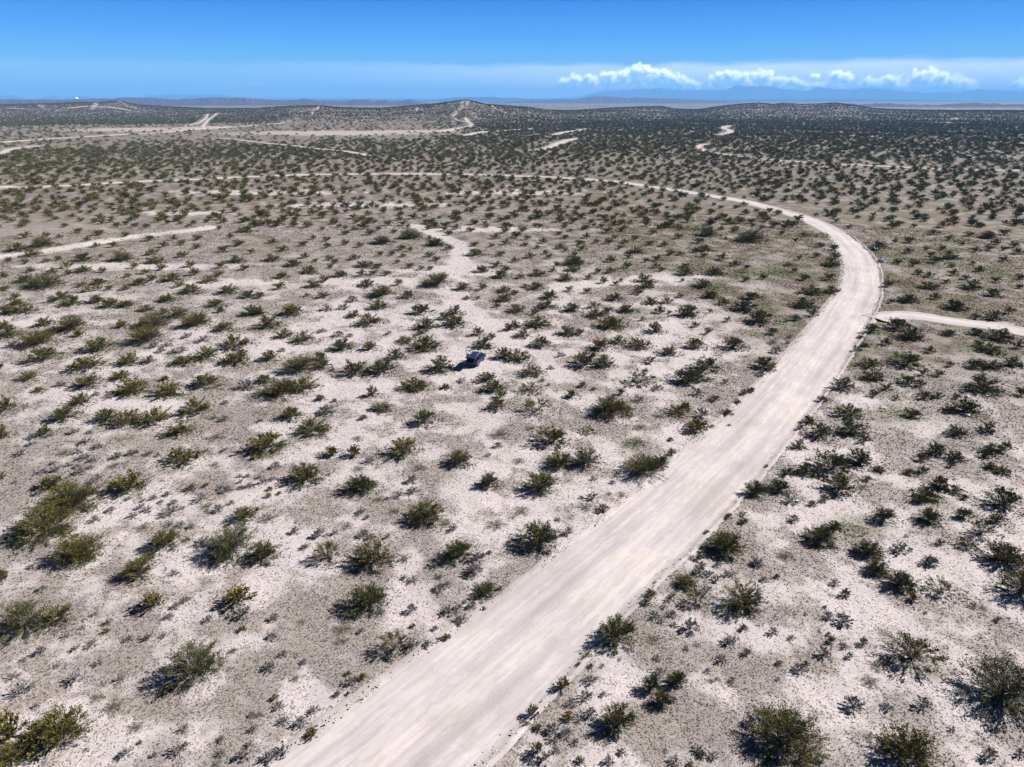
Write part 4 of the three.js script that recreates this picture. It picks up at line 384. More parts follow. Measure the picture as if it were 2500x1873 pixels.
// a many-stemmed shrub one metre wide and one metre high: bare stems fan out from the root, small leaves sit in tufts towards their ends
function shrub({ seed, stems, twigsPer, leavesPer, leaf, thick, openness = 0.3, bare = 0, flat = 0.12, tuft = 0.05, tones }) {
  const rng = mulberry(seed * 7 + 1), wood = [], dead = [], leaves = [], tone = [];
  const g = () => (rng() + rng() + rng() - 1.5) / 1.5;
  const lobes = Array.from({ length: 7 }, () => [rng() * 6.283, rng() * 1.4, 0.72 + rng() * 0.36]);
  const reach = (az, el) => { let s = 0, w = 0; for (const [a, e, l] of lobes) { const d = Math.cos(az - a) * Math.cos(el) * Math.cos(e) + Math.sin(el) * Math.sin(e), k = Math.exp((d - 1) * 6); s += k * l; w += k; } return s / w; };
  for (let i = 0; i < stems; i++) {
    const az = i * 2.39996 + rng() * 0.5, el = Math.asin(flat + (1 - flat) * Math.pow(rng(), 0.75)), l = reach(az, el) * (0.8 + rng() * 0.28);
    const tip = [Math.cos(az) * Math.cos(el) * 0.52 * l, Math.sin(el) * 0.98 * l, Math.sin(az) * Math.cos(el) * 0.52 * l];
    const root = [g() * 0.04, 0, g() * 0.04], knee = [tip[0] * 0.42 + g() * 0.03, tip[1] * 0.6 + 0.04, tip[2] * 0.42 + g() * 0.03];
    const at = (t) => [0, 1, 2].map((k) => root[k] * (1 - t) ** 2 + 2 * knee[k] * t * (1 - t) + tip[k] * t * t);
    const isBare = rng() < bare;
    const path = [0, 0.3, 0.62, 1].map((t) => [...at(t), thick * (1 - t * 0.72)]);
    (isBare ? dead : wood).push(path);
    for (let k = 0; k < twigsPer; k++) {
      const t = openness + (1 - openness) * Math.pow(rng(), 0.7), b = at(t), out = Math.hypot(...tip), sp = 0.1 + 0.09 * rng();
      const e = [b[0] + tip[0] / out * sp * 0.7 + g() * 0.12, b[1] + tip[1] / out * sp * 0.75 + g() * 0.09 + 0.02, b[2] + tip[2] / out * sp * 0.7 + g() * 0.12];
      (isBare ? dead : wood).push([[...b, thick * 0.5], [...e, thick * 0.28]]);
      if (isBare) continue;
      const shade = rng();
      for (let q = 0; q < leavesPer; q++) {
        const f = 0.35 + rng() * 0.75, p = [0, 1, 2].map((m) => mix(b[m], e[m], f) + g() * tuft);
        p[1] = Math.max(0.02, p[1]);
        leaves.push([...p, tip[0] / out + g() * 0.9, 0.5 + tip[1] / out + g() * 0.8, tip[2] / out + g() * 0.9, leaf * (0.7 + rng() * 0.6), leaf * (0.4 + rng() * 0.25), g(), g(), g()]);
        tone.push(shade * 0.6 + rng() * 0.4);
      }
    }
  }
  const pick = (t) => { const k = Math.min(tones.length - 1.001, t * (tones.length - 1)), i = Math.floor(k); return mix3(tones[i], tones[i + 1], k - i); };
  return { foliage: leafCloud(leaves, (i) => pick(tone[i])), stems: twigs(wood), dead: dead.length ? twigs(dead) : null };
}
const OLIVE = [[0.05, 0.05, 0.008], [0.098, 0.092, 0.013], [0.165, 0.14, 0.022]], DARK = [[0.036, 0.042, 0.008], [0.072, 0.077, 0.014], [0.125, 0.118, 0.026]], GOLD = [[0.075, 0.068, 0.009], [0.135, 0.112, 0.013], [0.215, 0.165, 0.022]], GREYISH = [[0.09, 0.09, 0.08], [0.19, 0.185, 0.175], [0.34, 0.335, 0.335]], WEED = [[0.05, 0.06, 0.02], [0.095, 0.098, 0.042], [0.15, 0.125, 0.07]];
const leafMaterial = new THREE.MeshPhysicalMaterial({ vertexColors: true, roughness: 0.9, specularIntensity: 0.15, side: THREE.DoubleSide });
const barkMaterial = new THREE.MeshPhysicalMaterial({ color: new THREE.Color().setRGB(0.12, 0.1, 0.085), roughness: 0.95, specularIntensity: 0.2 });
const deadMaterial = new THREE.MeshPhysicalMaterial({ color: new THREE.Color().setRGB(0.4, 0.37, 0.36), roughness: 0.9, specularIntensity: 0.2 });
function shrubModel(name, shape) {
  const o = new THREE.Group();
  mesh('stems', shape.stems, barkMaterial, o);
  if (shape.dead) mesh('dead_branches', shape.dead, deadMaterial, o);
  mesh('foliage', shape.foliage, leafMaterial, o);
  o.userData.kindName = name;
  return o;
}
function plant(model, name, x, z, w, h, turn, skew, label, category, group) {
  const o = model.clone();
  o.name = numbered(name);
  o.userData = { label, category, group };
  o.position.set(x, groundAt(x, z) - 0.02, z);
  o.rotation.y = turn;
  o.scale.set(w * skew, h, w / skew);
  scene.add(o);
  return o;
}
const near = { stems: 76, twigsPer: 7, leavesPer: 10, leaf: 0.043, thick: 0.006, openness: 0.16, flat: 0.03 }, wide = { stems: 120, twigsPer: 8, leavesPer: 11, leaf: 0.03, thick: 0.0045, openness: 0.16, flat: 0.03 }, mid = { stems: 36, twigsPer: 7, leavesPer: 8, leaf: 0.06, thick: 0.006, tuft: 0.065, openness: 0.16, flat: 0.03 };
const model = {
  nearPlain: [1, 2, 3, 4].map((s) => shrubModel('a', shrub({ ...near, seed: s, tones: s % 2 ? OLIVE : DARK, bare: 0.06 }))),
  nearGrey: [5, 6].map((s) => shrubModel('a', shrub({ ...near, seed: s, tones: OLIVE, bare: 0.34 }))),
  nearSparse: [7, 8].map((s) => shrubModel('a', shrub({ ...near, seed: s, tones: OLIVE, bare: 0.1, stems: 34, openness: 0.45, flat: 0.3 }))),
  widePlain: [9, 10].map((s) => shrubModel('a', shrub({ ...wide, seed: s, tones: OLIVE, bare: 0.08 }))),
  wideGrey: [11, 12].map((s) => shrubModel('a', shrub({ ...wide, seed: s, tones: DARK, bare: 0.32 }))),
  midPlain: [21, 22, 23, 24, 25].map((s) => shrubModel('a', shrub({ ...mid, seed: s, tones: s % 2 ? OLIVE : DARK, bare: 0.05 }))),
  midGrey: [26, 27].map((s) => shrubModel('a', shrub({ ...mid, seed: s, tones: OLIVE, bare: 0.25 }))),
  midSparse: [28].map((s) => shrubModel('a', shrub({ ...mid, seed: s, tones: OLIVE, stems: 17, openness: 0.45, flat: 0.3 }))),
  golden: [31, 32, 33].map((s) => shrubModel('a', shrub({ seed: s, stems: 36, twigsPer: 5, leavesPer: 7, leaf: 0.085, thick: 0.011, openness: 0.25, flat: 0.1, tones: GOLD }))),
  grey: [41, 42, 43].map((s) => shrubModel('a', shrub({ seed: s, stems: 30, twigsPer: 4, leavesPer: 5, leaf: 0.12, thick: 0.012, flat: 0.04, openness: 0.3, tones: GREYISH, bare: 0.15, tuft: 0.07 }))),
  weed: [51, 52].map((s) => shrubModel('a', shrub({ seed: s, stems: 44, twigsPer: 4, leavesPer: 4, leaf: 0.06, thick: 0.006, flat: 0.04, openness: 0.15, tones: WEED, tuft: 0.1 }))),
};
const CAR = { x: -5.6, z: -102.3, turn: -15.5 / DEG };
const trackRows = trackLine.map((p) => [p[1], p[0]]).sort((a, b) => a[0] - b[0]);
function where(x, z) {
  const [d, side] = lineDistance(mainIndex, x, z);
  if (d < 2.6) return side > 0 ? "on the road's outer edge" : "on the road's inner edge";
  if (Math.hypot(x - CAR.x, z - CAR.z) < 13) return 'near the parked car';
  if (x > 40 && lineDistance(sideIndex, x, z)[0] < 6) return 'beside the side road';
  if (lineDistance(trackIndex, x, z)[0] < 4) return 'beside the sandy track';
  if (d < 9) return side > 0 ? 'just outside the curve' : 'just inside the curve';
  if (side < 0) {
    const wash = lineDistance(ROADS.left_wide, x, z)[0], car = Math.hypot(x - CAR.x, z - CAR.z);
    if (x < -30 && wash < 9) return 'beside the broad wash';
    if (x < -45 && z < -150 - (x + 45) * -0.1) return 'behind the broad wash';
    if (z < -75 && x > table(trackRows, z, 1)) return z < -128 ? 'between far road and track' : 'between track and road';
    if (car < 34) return 'some way from the car';
    if (z < -128) return 'between wash and sandy track';
  }
  if (z < -128) return 'beyond the side road';
  return side > 0 ? 'outside the curve' : 'deep inside the curve';
}
function company(x, z, w, self) {                          // what stands next to it
  const count = (list, reach) => { let n = 0; for (const q of list) if (q !== self && Math.hypot(q[0] - x, q[1] - z) < reach + w / 2 + q[2] / 2) n++; return n; };
  const bushes = count(CREOSOTE, -0.1), golden = count(GOLDEN, 0.8), greys = count(GREY, 1.0), mats = count(WEEDS, 0.4);
  return bushes > 1 ? 'between two touching bushes' : bushes ? 'touching another bush' : golden > 1 ? 'among golden shrubs' : golden ? 'by a golden shrub' : greys > 2 ? 'among grey shrubs' : greys > 1 ? 'by two grey shrubs' : greys ? 'by a grey shrub' : mats ? 'by flat weeds' : count(CREOSOTE, 2.2) ? '' : 'standing alone';
}
const rp = mulberry(909), feet = [];
for (const row of CREOSOTE) {
  const [x, z, w, h, code] = row, beside = company(x, z, w, row);
  const r = Math.hypot(x, z), close = r < 72 || w > 4.4, sets = code & 1 ? (w > 3.7 && close ? model.wideGrey : close ? model.nearGrey : model.midGrey) : code & 4 ? (close ? model.nearSparse : model.midSparse) : w > 4 && close ? model.widePlain : close ? model.nearPlain : model.midPlain;
  const size = w > 4.2 ? 'huge' : w > 3.1 ? 'wide' : w > 2.2 ? 'mid-sized' : 'small', shape = h / w > 0.72 ? 'upright' : h / w < 0.54 ? 'low' : 'rounded';
  const extra = code & 1 ? ' with grey branches' : code & 4 ? ' with sparse branches' : code & 2 ? ' with grass below' : '';
  const pick = Math.floor(rp() * sets.length);
  plant(sets[pick], 'creosote_bush', x, z, w * (r > 95 ? 1.22 : 1.12), h * (r > 95 ? 1.2 : 1.08), rp() * 6.28, 0.9 + rp() * 0.22, `${size} ${shape} olive bush${extra}${beside && ', ' + beside}, ${where(x, z)}`, 'bush', 'creosote bushes on the desert floor');
  feet.push([x, z, w, code]);
}
for (const row of GOLDEN) {
  const [x, z, w, h] = row, beside = company(x, z, w, row);
  plant(model.golden[Math.floor(rp() * 3)], 'golden_shrub', x, z, w, h, rp() * 6.28, 0.9 + rp() * 0.22, `${w > 1.8 ? 'large' : w > 1.1 ? 'mid-sized' : w > 0.7 ? 'small' : 'tiny'} golden green shrub${beside && ', ' + beside}, ${where(x, z)}`, 'shrub', 'golden shrubs on the desert floor');
  if (w > 1.2) feet.push([x, z, w, 0]);
}
for (const row of GREY) { const [x, z, w, h] = row, beside = company(x, z, w, row); plant(model.grey[Math.floor(rp() * 3)], 'grey_shrub', x, z, w, h * 1.1, rp() * 6.28, 0.9 + rp() * 0.22, `${w > 1.5 ? 'large' : w > 0.95 ? 'mid-sized' : w > 0.65 ? 'small' : 'tiny'} ${h / w > 0.55 ? 'domed' : 'low'} grey dry shrub${beside && ', ' + beside}, ${where(x, z)}`, 'shrub', 'grey dry shrubs on the desert floor'); }
for (const row of WEEDS) { const [x, z, w, h] = row, beside = company(x, z, w, row); plant(model.weed[Math.floor(rp() * 2)], 'weed_mat', x, z, w, h, rp() * 6.28, 0.9 + rp() * 0.22, `${w > 1.9 ? 'broad' : w > 1.2 ? 'mid-sized' : 'small'} flat mat of dull green weeds${beside && ', ' + beside}, ${where(x, z)}`, 'weeds', 'mats of weeds on the desert floor'); }

// the creosote bushes beyond the three hundred, out to the far ridges
{
  const mk = (seed, o) => shrub({ seed, ...o }), bigger = mk(61, { ...mid, stems: 28, twigsPer: 5, leavesPer: 7, leaf: 0.08, tones: [[0.33, 0.37, 0.33], [0.65, 0.66, 0.65], [1, 0.93, 1]] }), small = mk(62, { stems: 18, twigsPer: 4, leavesPer: 4, leaf: 0.17, thick: 0.02, openness: 0.1, flat: 0.02, tones: [[0.33, 0.37, 0.33], [0.65, 0.66, 0.65], [1, 0.93, 1]], tuft: 0.08 });
  const whitish = (g) => { g.setAttribute('color', new THREE.Float32BufferAttribute(new Float32Array(g.attributes.position.count * 3).fill(1), 3)); return g; };
  const shapeA = mergeGeometries([bigger.foliage, whitish(bigger.stems)]), shapeB = small.foliage;
  const A = [], B = [], ca = [], cb = [], rng = mulberry(4242);
  const tone = () => { const t = rng(), v = 0.8 + rng() * 0.45; return (t < 0.45 ? [0.177, 0.165, 0.033] : t < 0.8 ? [0.138, 0.138, 0.035] : [0.203, 0.168, 0.063]).map((k) => k * v); };
  const put = (x, z, w, h) => { const r = Math.hypot(x, z), m = placeAt(x, groundAt(x, z) - 0.03, z, rng() * 6.28, w * (0.88 + rng() * 0.24), h, w); if (r < 520) { A.push(m); ca.push(tone()); } else { B.push(m); cb.push(tone()); } };
  for (const [x, z, w, h] of MORE_CREOSOTE) put(x, z, w * 1.25, h * 1.2);
  // a jittered grid whose bushes thin out on sand and on the pale flats; the surveyed ground near the road is left as it is
  const surveyed = (x, z) => z > -218 - Math.abs(x) * 0.05 && z < -27 && Math.abs(x) < 11 - z * 0.765;
  for (let gz = 60; gz > -3300; gz -= 6.2) {
    const step = 6.2, reach = 70 + Math.max(0, -gz) * 0.98;
    for (let gx = -reach; gx < reach; gx += step) {
      const x = gx + (rng() - 0.5) * step * 1.25, z = gz + (rng() - 0.5) * step * 1.25, r = Math.hypot(x, z), keep = rng(), size = rng();
      if (surveyed(x, z) || r > 3250 || (r < 24)) continue;
      const n = fbm(noiseB, x / 46, z / 46, 2), clump = fbm(noiseC, x / 160 + 3, z / 160, 2);
      let p = 0.86 + n * 0.5 + clump * 0.3;
      if (r > 520) { p *= 1 - 0.93 * inPatches(PLAYAS, x, z, fbm(noiseA, x / 30, z / 30, 2) * 0.4); const az = Math.atan2(x, -z) * DEG; p *= 1 - 0.88 * ss(640, 860, r + n * 90) * (1 - ss(1350, 1600, r)) * (1 - ss(-8, 1, az)); }
      if (r > 1500) p *= 0.8;
      if (keep > p) continue;
      if (r < 430 && (lineDistance(mainIndex, x, z)[0] < 1.4 || lineDistance(sideIndex, x, z)[0] < 1.2)) continue;
      if (onFarRoad(x, z, r < 300 ? 0.8 : r < 700 ? 2 : 5)) continue;
      const w = (2.5 + Math.pow(size, 1.3) * 2.5) * (r > 1600 ? 0.9 : 1);
      put(x, z, w, w * (0.44 + rng() * 0.16));
    }
  }
  stuff('creosote_scrub', shapeA, leafMaterial, A, ca, 'scrub of olive creosote bushes stretching behind the road curve');
  stuff('distant_scrub', shapeB, leafMaterial, B, cb, 'far-off creosote scrub dotting the plain and the hills');
  console.log('scrub', A.length, B.length);
}
// dry stubble and litter between the bushes
{
  const rng = mulberry(31337), g = () => rng() * 2 - 1, blades = [];
  for (let i = 0; i < 5; i++) { const a = rng() * 6.28; blades.push([g() * 0.25, 0, g() * 0.25, Math.cos(a) * 0.8, 0.7 + rng() * 0.6, Math.sin(a) * 0.8, 0.6 + rng() * 0.4, 0.42, g(), 0.3, g()]); }
  const tuft = leafCloud(blades, () => [1, 1, 1]), places = [], colors = [];
  const put = (x, z, s, wet) => {
    places.push(placeAt(x, groundAt(x, z) - 0.01, z, rng() * 6.28, s, s * (0.4 + rng() * 0.4), s));
    const t = rng(), v = 0.65 + rng() * 0.7;
    colors.push((rng() < wet ? [0.085, 0.095, 0.025] : t < 0.5 ? [0.1, 0.078, 0.058] : t < 0.85 ? [0.075, 0.062, 0.048] : [0.2, 0.165, 0.12]).map((k) => k * v));
  };
  const lo = Math.log(26), hi = Math.log(260);
  for (let i = 0; i < 900000; i++) {
    const r = Math.exp(lo + (hi - lo) * rng()), a = (rng() * 2 - 1) * 0.83, x = r * Math.sin(a), z = -r * Math.cos(a), luck = rng();
    const s = soil(x, z);
    const clump = fbm(noiseA, x / 0.9, z / 0.9, 2);
    if (luck > 0.06 + 1.0 * s.stub * (0.7 + clump * 0.6) * (1 - s.sand * 0.6)) continue;
    const d = Math.min(lineDistance(mainIndex, x, z)[0], x > 45 ? lineDistance(sideIndex, x, z)[0] : 9);
    if (d < 0.1 && (d < -1.4 || luck > 0.02)) continue;
    put(x, z, (0.045 + 0.07 * rng() * rng() + 0.02 * rng()) * Math.pow(r / 48, 0.75), 0.08 + s.green * 0.7 + s.brown * 0.18);
  }
  for (const [x, z, w] of feet) {                          // thicker round the feet of the bushes
    const n = Math.min(260, 40 * w * w * (60 / Math.hypot(x, z)));
    for (let i = 0; i < n; i++) { const q = Math.pow(rng(), 0.6) * w * 0.95, a = rng() * 6.28, px = x + Math.cos(a) * q, pz = z + Math.sin(a) * q * 0.8; if (lineDistance(mainIndex, px, pz)[0] > 0.2) put(px, pz, (0.06 + 0.08 * rng()) * Math.pow(Math.hypot(x, z) / 48, 0.7), 0.3); }
  }
  stuff('dry_stubble', tuft, leafMaterial, places, colors, 'dry brown stubble and litter dotting the sand');
  console.log('stubble', places.length);
}
// fresh grass
{
  const rng = mulberry(606), g = () => rng() * 2 - 1, blades = [];
  for (let i = 0; i < 7; i++) { const a = rng() * 6.28; blades.push([g() * 0.3, 0, g() * 0.3, Math.cos(a) * 0.5, 1, Math.sin(a) * 0.5, 0.7 + rng() * 0.5, 0.2, g(), 0.2, g()]); }
  const tuft = leafCloud(blades, () => [1, 1, 1]), places = [], colors = [];
  const put = (x, z, s) => { places.push(placeAt(x, groundAt(x, z) - 0.01, z, rng() * 6.28, s, s * 0.9, s)); const v = 0.7 + rng() * 0.6; colors.push((rng() < 0.6 ? [0.085, 0.12, 0.012] : [0.11, 0.115, 0.022]).map((k) => k * v)); };
  for (const [x, z, w, code] of feet) {
    const some = code & 2 ? 1 : rng() < 0.5 ? 0.4 : 0;
    if (!some) continue;
    const far = Math.hypot(x, z), clumps = 3 + Math.floor(w * 1.5 * some);
    for (let c = 0; c < clumps; c++) {
      const a0 = rng() * 6.28, d0 = w * (0.15 + 0.38 * rng()), cx = x + Math.cos(a0) * d0, cz = z + Math.sin(a0) * d0 * 0.85 + w * 0.06, n = (14 + 14 * w) * some * Math.min(1, 75 / far);
      for (let i = 0; i < n; i++) { const q = Math.pow(rng(), 0.9) * w * 0.2, a = rng() * 6.28; put(cx + Math.cos(a) * q, cz + Math.sin(a) * q, (0.07 + 0.1 * rng()) * Math.max(1, Math.pow(far / 60, 0.6))); }
    }
  }
  for (const [x, z, rx, rz] of GREEN_PATCHES) {
    const r = Math.hypot(x, z), n = Math.min(1400, rx * rz * 20 * (80 / r));
    for (let i = 0; i < n; i++) { const q = Math.pow(rng(), 0.7), a = rng() * 6.28, px = x + Math.cos(a) * q * rx * 1.1, pz = z + Math.sin(a) * q * rz * 1.1; if (fbm(noiseA, px / 1.5, pz / 1.5, 2) > -0.2) put(px, pz, (0.08 + 0.1 * rng()) * Math.max(1, r / 90)); }
  }
  stuff('green_grass', tuft, leafMaterial, places, colors, 'fresh green grass under the bushes and in patches');
  console.log('grass', places.length);
}
// gravel thrown up along the road edges
{
  const rng = mulberry(88), stone = new THREE.IcosahedronGeometry(1, 0), places = [], colors = [];
  const p = stone.attributes.position;
  for (let i = 0; i < p.count; i++) { const k = 0.8 + 0.35 * (noiseA(p.getX(i) * 2, p.getY(i) * 2 + p.getZ(i)) * 0.5 + 0.5); p.setXYZ(i, p.getX(i) * k, p.getY(i) * k * 0.7, p.getZ(i) * k); }
  stone.computeVertexNormals();
  mainLine.forEach((q, i) => {
    if (i < 2 || i > mainLine.length - 2) return;
    const r = Math.hypot(q[0], q[1]); if (r > 240 || q[1] > -20) return;
    const a = mainLine[i - 1], b = mainLine[i + 1], l = Math.hypot(b[0] - a[0], b[1] - a[1]), nx = -(b[1] - a[1]) / l, nz = (b[0] - a[0]) / l;
    for (const side of [-1, 1]) for (let k = 0; k < (side < 0 ? 16 : 11) * (fbm(noiseB, i / 9, side * 3, 2) + 0.75); k++) {
      const u = side * (q[2] / 2 + 0.1 + (rng() + rng() - 1) * 0.75), t = rng(), x = q[0] + nx * u + (b[0] - a[0]) * t * 0.5, z = q[1] + nz * u + (b[1] - a[1]) * t * 0.5, s = (0.02 + rng() * rng() * 0.075) * Math.max(1, r / 90);
      places.push(placeAt(x, baseHeight(x, z) + 0.05, z, rng() * 6.28, s, s, s * (0.7 + rng() * 0.6))); const v = 0.75 + rng() * 0.4; colors.push([0.42 * v, 0.38 * v, 0.35 * v]);
    }
  });
  stuff('road_gravel', stone, new THREE.MeshPhysicalMaterial({ roughness: 1, specularIntensity: 0.2 }), places, colors, 'loose gravel and clods along the road edges');
}

// ------------------------------------------------------------------ the parked car
{
  const car = new THREE.Group();
  car.name = 'parked_car';
  tag(car, 'dark blue estate car with its tailgate and driver door open on the sand', 'car');
  car.position.set(CAR.x, groundAt(CAR.x, CAR.z), CAR.z);
  car.rotation.y = CAR.turn;
  scene.add(car);
  const paint = new THREE.MeshPhysicalMaterial({ color: new THREE.Color().setRGB(0.012, 0.02, 0.065), roughness: 0.35, specularIntensity: 0.6 });
  const trim = new THREE.MeshPhysicalMaterial({ color: new THREE.Color().setRGB(0.012, 0.012, 0.013), roughness: 0.6 });
  const metal = new THREE.MeshPhysicalMaterial({ color: new THREE.Color().setRGB(0.55, 0.56, 0.58), roughness: 0.35, metalness: 0.9 });
  const rubber = new THREE.MeshPhysicalMaterial({ color: new THREE.Color().setRGB(0.02, 0.019, 0.018), roughness: 0.9 });
  const glass = new THREE.MeshPhysicalMaterial({ color: new THREE.Color().setRGB(0.08, 0.09, 0.095), roughness: 0.04, transmission: 1, thickness: 0 });
  const cloth = new THREE.MeshPhysicalMaterial({ color: new THREE.Color().setRGB(0.045, 0.043, 0.042), roughness: 0.95 });
  const red = new THREE.MeshPhysicalMaterial({ color: new THREE.Color().setRGB(0.25, 0.012, 0.01), roughness: 0.2, clearcoat: 1 });
  const lamp = new THREE.MeshPhysicalMaterial({ color: new THREE.Color().setRGB(0.7, 0.72, 0.75), roughness: 0.12, clearcoat: 1 });
  const put = (name, g, m, x, y, z, parent = car) => { const o = mesh(name, g, m, parent); o.position.set(x, y, z); return o; };
  const box = (w, h, d, r = 0.03) => new RoundedBoxGeometry(w, h, d, 2, Math.min(r, w / 2.1, h / 2.1, d / 2.1));
  const slab = (pts, depth, bevel, holes = []) => {          // side view (along the car, up) pushed sideways
    const s = new THREE.Shape(pts.map((p) => new THREE.Vector2(p[0], p[1])));
    for (const h of holes) s.holes.push(new THREE.Path(h.map((p) => new THREE.Vector2(p[0], p[1]))));
    const g = new THREE.ExtrudeGeometry(s, { depth: depth - bevel * 2, bevelEnabled: bevel > 0, bevelThickness: bevel, bevelSize: bevel, bevelSegments: 2, curveSegments: 10 });
    g.translate(0, 0, -(depth - bevel * 2) / 2); g.rotateY(Math.PI / 2);   // along the car = -z ahead
    return g;
  };
  const arch = (c, up) => { const o = []; for (let k = 0; k <= 10; k++) { const t = Math.PI * (up ? k / 10 : 1 - k / 10); o.push([c - Math.cos(t) * 0.4, 0.34 + Math.sin(t) * 0.4]); } return o; };
  const FW = 1.36, RW = -1.36;                                // wheel centres along the car
  // sides, each with its wheel arches; the driver's side has an open doorway
  const upper = [[2.28, 0.62], [2.24, 0.78], [2.05, 0.9], [1.2, 1.0], [-2.2, 1.04], [-2.25, 0.6], [-2.2, 0.36]];
  const lower = [...arch(RW, true), ...arch(FW, true), [2.2, 0.34], [2.28, 0.45]];
  const left = slab([...upper, ...lower], 0.09, 0.02, [[[0.98, 0.42], [0.98, 0.97], [0.02, 0.985], [0.02, 0.42]]]), right = slab([...upper, ...lower], 0.09, 0.02);
  put('side_panel', right, paint, 0.86, 0, 0); put('side_panel', left, paint, -0.86, 0, 0);
  put('bonnet', slab([[1.12, 0.5], [1.12, 1.0], [1.5, 0.985], [2.05, 0.9], [2.22, 0.78], [2.22, 0.5]], 1.66, 0.03), paint, 0, 0, 0);
  put('floor_pan', box(1.6, 0.16, 4.2), trim, 0, 0.38, 0);
  put('front_bumper', box(1.74, 0.26, 0.2, 0.07), trim, 0, 0.47, -2.24);
  put('rear_bumper', box(1.76, 0.24, 0.22, 0.07), paint, 0, 0.5, 2.24);
  put('load_sill', box(1.5, 0.05, 0.12, 0.02), metal, 0, 0.645, 2.2);
  put('dashboard', box(1.5, 0.3, 0.35, 0.06), cloth, 0, 0.86, -1.0);
  const roof = put('roof', slab([[0.55, 1.62], [0.35, 1.665], [-0.6, 1.7], [-1.7, 1.68], [-2.02, 1.64], [-2.02, 1.6], [0.55, 1.58]], 1.36, 0.02), paint, 0, 0, 0);
  put('sunroof', box(0.9, 0.02, 0.7, 0.01), trim, 0, 1.695, 0.3, roof);
  for (const s of [-1, 1]) {
    const rail = put('roof_rail', box(0.045, 0.06, 2.2, 0.02), metal, s * 0.6, 1.745, 0.75);
    for (const z of [-1.0, 1.0]) put('rail_foot', box(0.05, 0.07, 0.09, 0.015), trim, 0, -0.04, z, rail);
    const post = (name, a, b, w) => { const v = new THREE.Vector3(...b).sub(new THREE.Vector3(...a)), o = mesh(name, box(0.07, v.length() + 0.04, w), paint, car); o.position.set((a[0] + b[0]) / 2, (a[1] + b[1]) / 2, (a[2] + b[2]) / 2); o.quaternion.setFromUnitVectors(new THREE.Vector3(0, 1, 0), v.normalize()); return o; };
    post('windscreen_pillar', [s * 0.84, 1.0, -1.14], [s * 0.68, 1.62, -0.5], 0.08);
    post('door_pillar', [s * 0.85, 1.0, -0.02], [s * 0.69, 1.64, 0.02], 0.12).material = trim;
    post('door_pillar', [s * 0.85, 1.0, 0.98], [s * 0.69, 1.64, 0.95], 0.1).material = trim;
    post('tailgate_pillar', [s * 0.84, 1.02, 2.16], [s * 0.68, 1.62, 1.95], 0.14);
    post('roof_edge', [s * 0.69, 1.625, -0.52], [s * 0.69, 1.64, 1.98], 0.07);
    const pane = (pts, name = 'side_window') => { const g = new THREE.BufferGeometry(); g.setAttribute('position', new THREE.Float32BufferAttribute(pts.flat(), 3)); g.setIndex([0, 1, 2, 0, 2, 3]); g.computeVertexNormals(); mesh(name, g, glass, car); };
    const at = (z, top) => [s * (top ? 0.695 : 0.85), top ? 1.615 : 1.03, z];
    if (s > 0) pane([at(-1.02), at(-0.06), at(-0.02, 1), at(-0.46, 1)]);
    pane([at(0.06), at(0.92), at(0.9, 1), at(0.06, 1)]); pane([at(1.04), at(2.06), at(1.9, 1), at(1.0, 1)]);
    put('mirror', box(0.2, 0.14, 0.12, 0.05), paint, s > 0 ? 1.0 : -1.55, 1.06, s > 0 ? -0.92 : -0.72);
    put('headlight', box(0.4, 0.14, 0.16, 0.06), lamp, s * 0.66, 0.74, -2.2);
    put('tail_light', box(0.12, 0.32, 0.14, 0.04), red, s * 0.84, 0.86, 2.2);
    put('door_handle', box(0.03, 0.035, 0.2, 0.012), trim, s > 0 ? 0.915 : -0.915, 0.9, 0.78);
    put('mud_flap', box(0.2, 0.28, 0.02, 0.008), trim, s * 0.78, 0.26, 1.82);
    for (const along of [FW, RW]) {
      const w = new THREE.Group(); w.name = 'wheel'; w.position.set(s * 0.8, 0.34, -along); car.add(w);
      const tyre = new THREE.LatheGeometry([[0.2, -0.1], [0.29, -0.11], [0.335, -0.08], [0.345, 0], [0.335, 0.08], [0.29, 0.11], [0.2, 0.1]].map((p) => new THREE.Vector2(p[0], p[1])), 28); tyre.rotateZ(Math.PI / 2);
      mesh('tyre', tyre, rubber, w);
      const parts = [new THREE.CylinderGeometry(0.07, 0.07, 0.05, 14).rotateZ(Math.PI / 2).translate(s * 0.06, 0, 0)];
      for (let k = 0; k < 6; k++) parts.push(new THREE.BoxGeometry(0.04, 0.2, 0.075).translate(s * 0.055, 0.12, 0).applyMatrix4(new THREE.Matrix4().makeRotationX(k / 6 * Math.PI * 2)));
      parts.push(new THREE.TorusGeometry(0.205, 0.022, 8, 26).rotateY(Math.PI / 2).translate(s * 0.07, 0, 0));
      mesh('rim', mergeGeometries(parts.map((g) => g.toNonIndexed())), metal, w);
    }
    const seat = put('front_seat', box(0.5, 0.2, 0.5, 0.08), cloth, s * 0.38, 0.66, -0.35);
    const back = put('seat_back', box(0.48, 0.62, 0.14, 0.06), cloth, 0, 0.36, 0.28, seat); back.rotation.x = 0.25;
    put('headrest', box(0.26, 0.18, 0.1, 0.04), cloth, 0, 0.76, 0.38, seat);
  }
  const bench = put('rear_seat', box(1.4, 0.2, 0.5, 0.08), cloth, 0, 0.66, 0.55);
  put('seat_back', box(1.38, 0.55, 0.14, 0.06), cloth, 0, 0.32, 0.3, bench).rotation.x = 0.25;
  for (const z of [-0.05, 1.45]) put('roof_crossbar', box(1.24, 0.035, 0.07, 0.015), trim, 0, 1.79, z);
  const screen = new THREE.BufferGeometry();
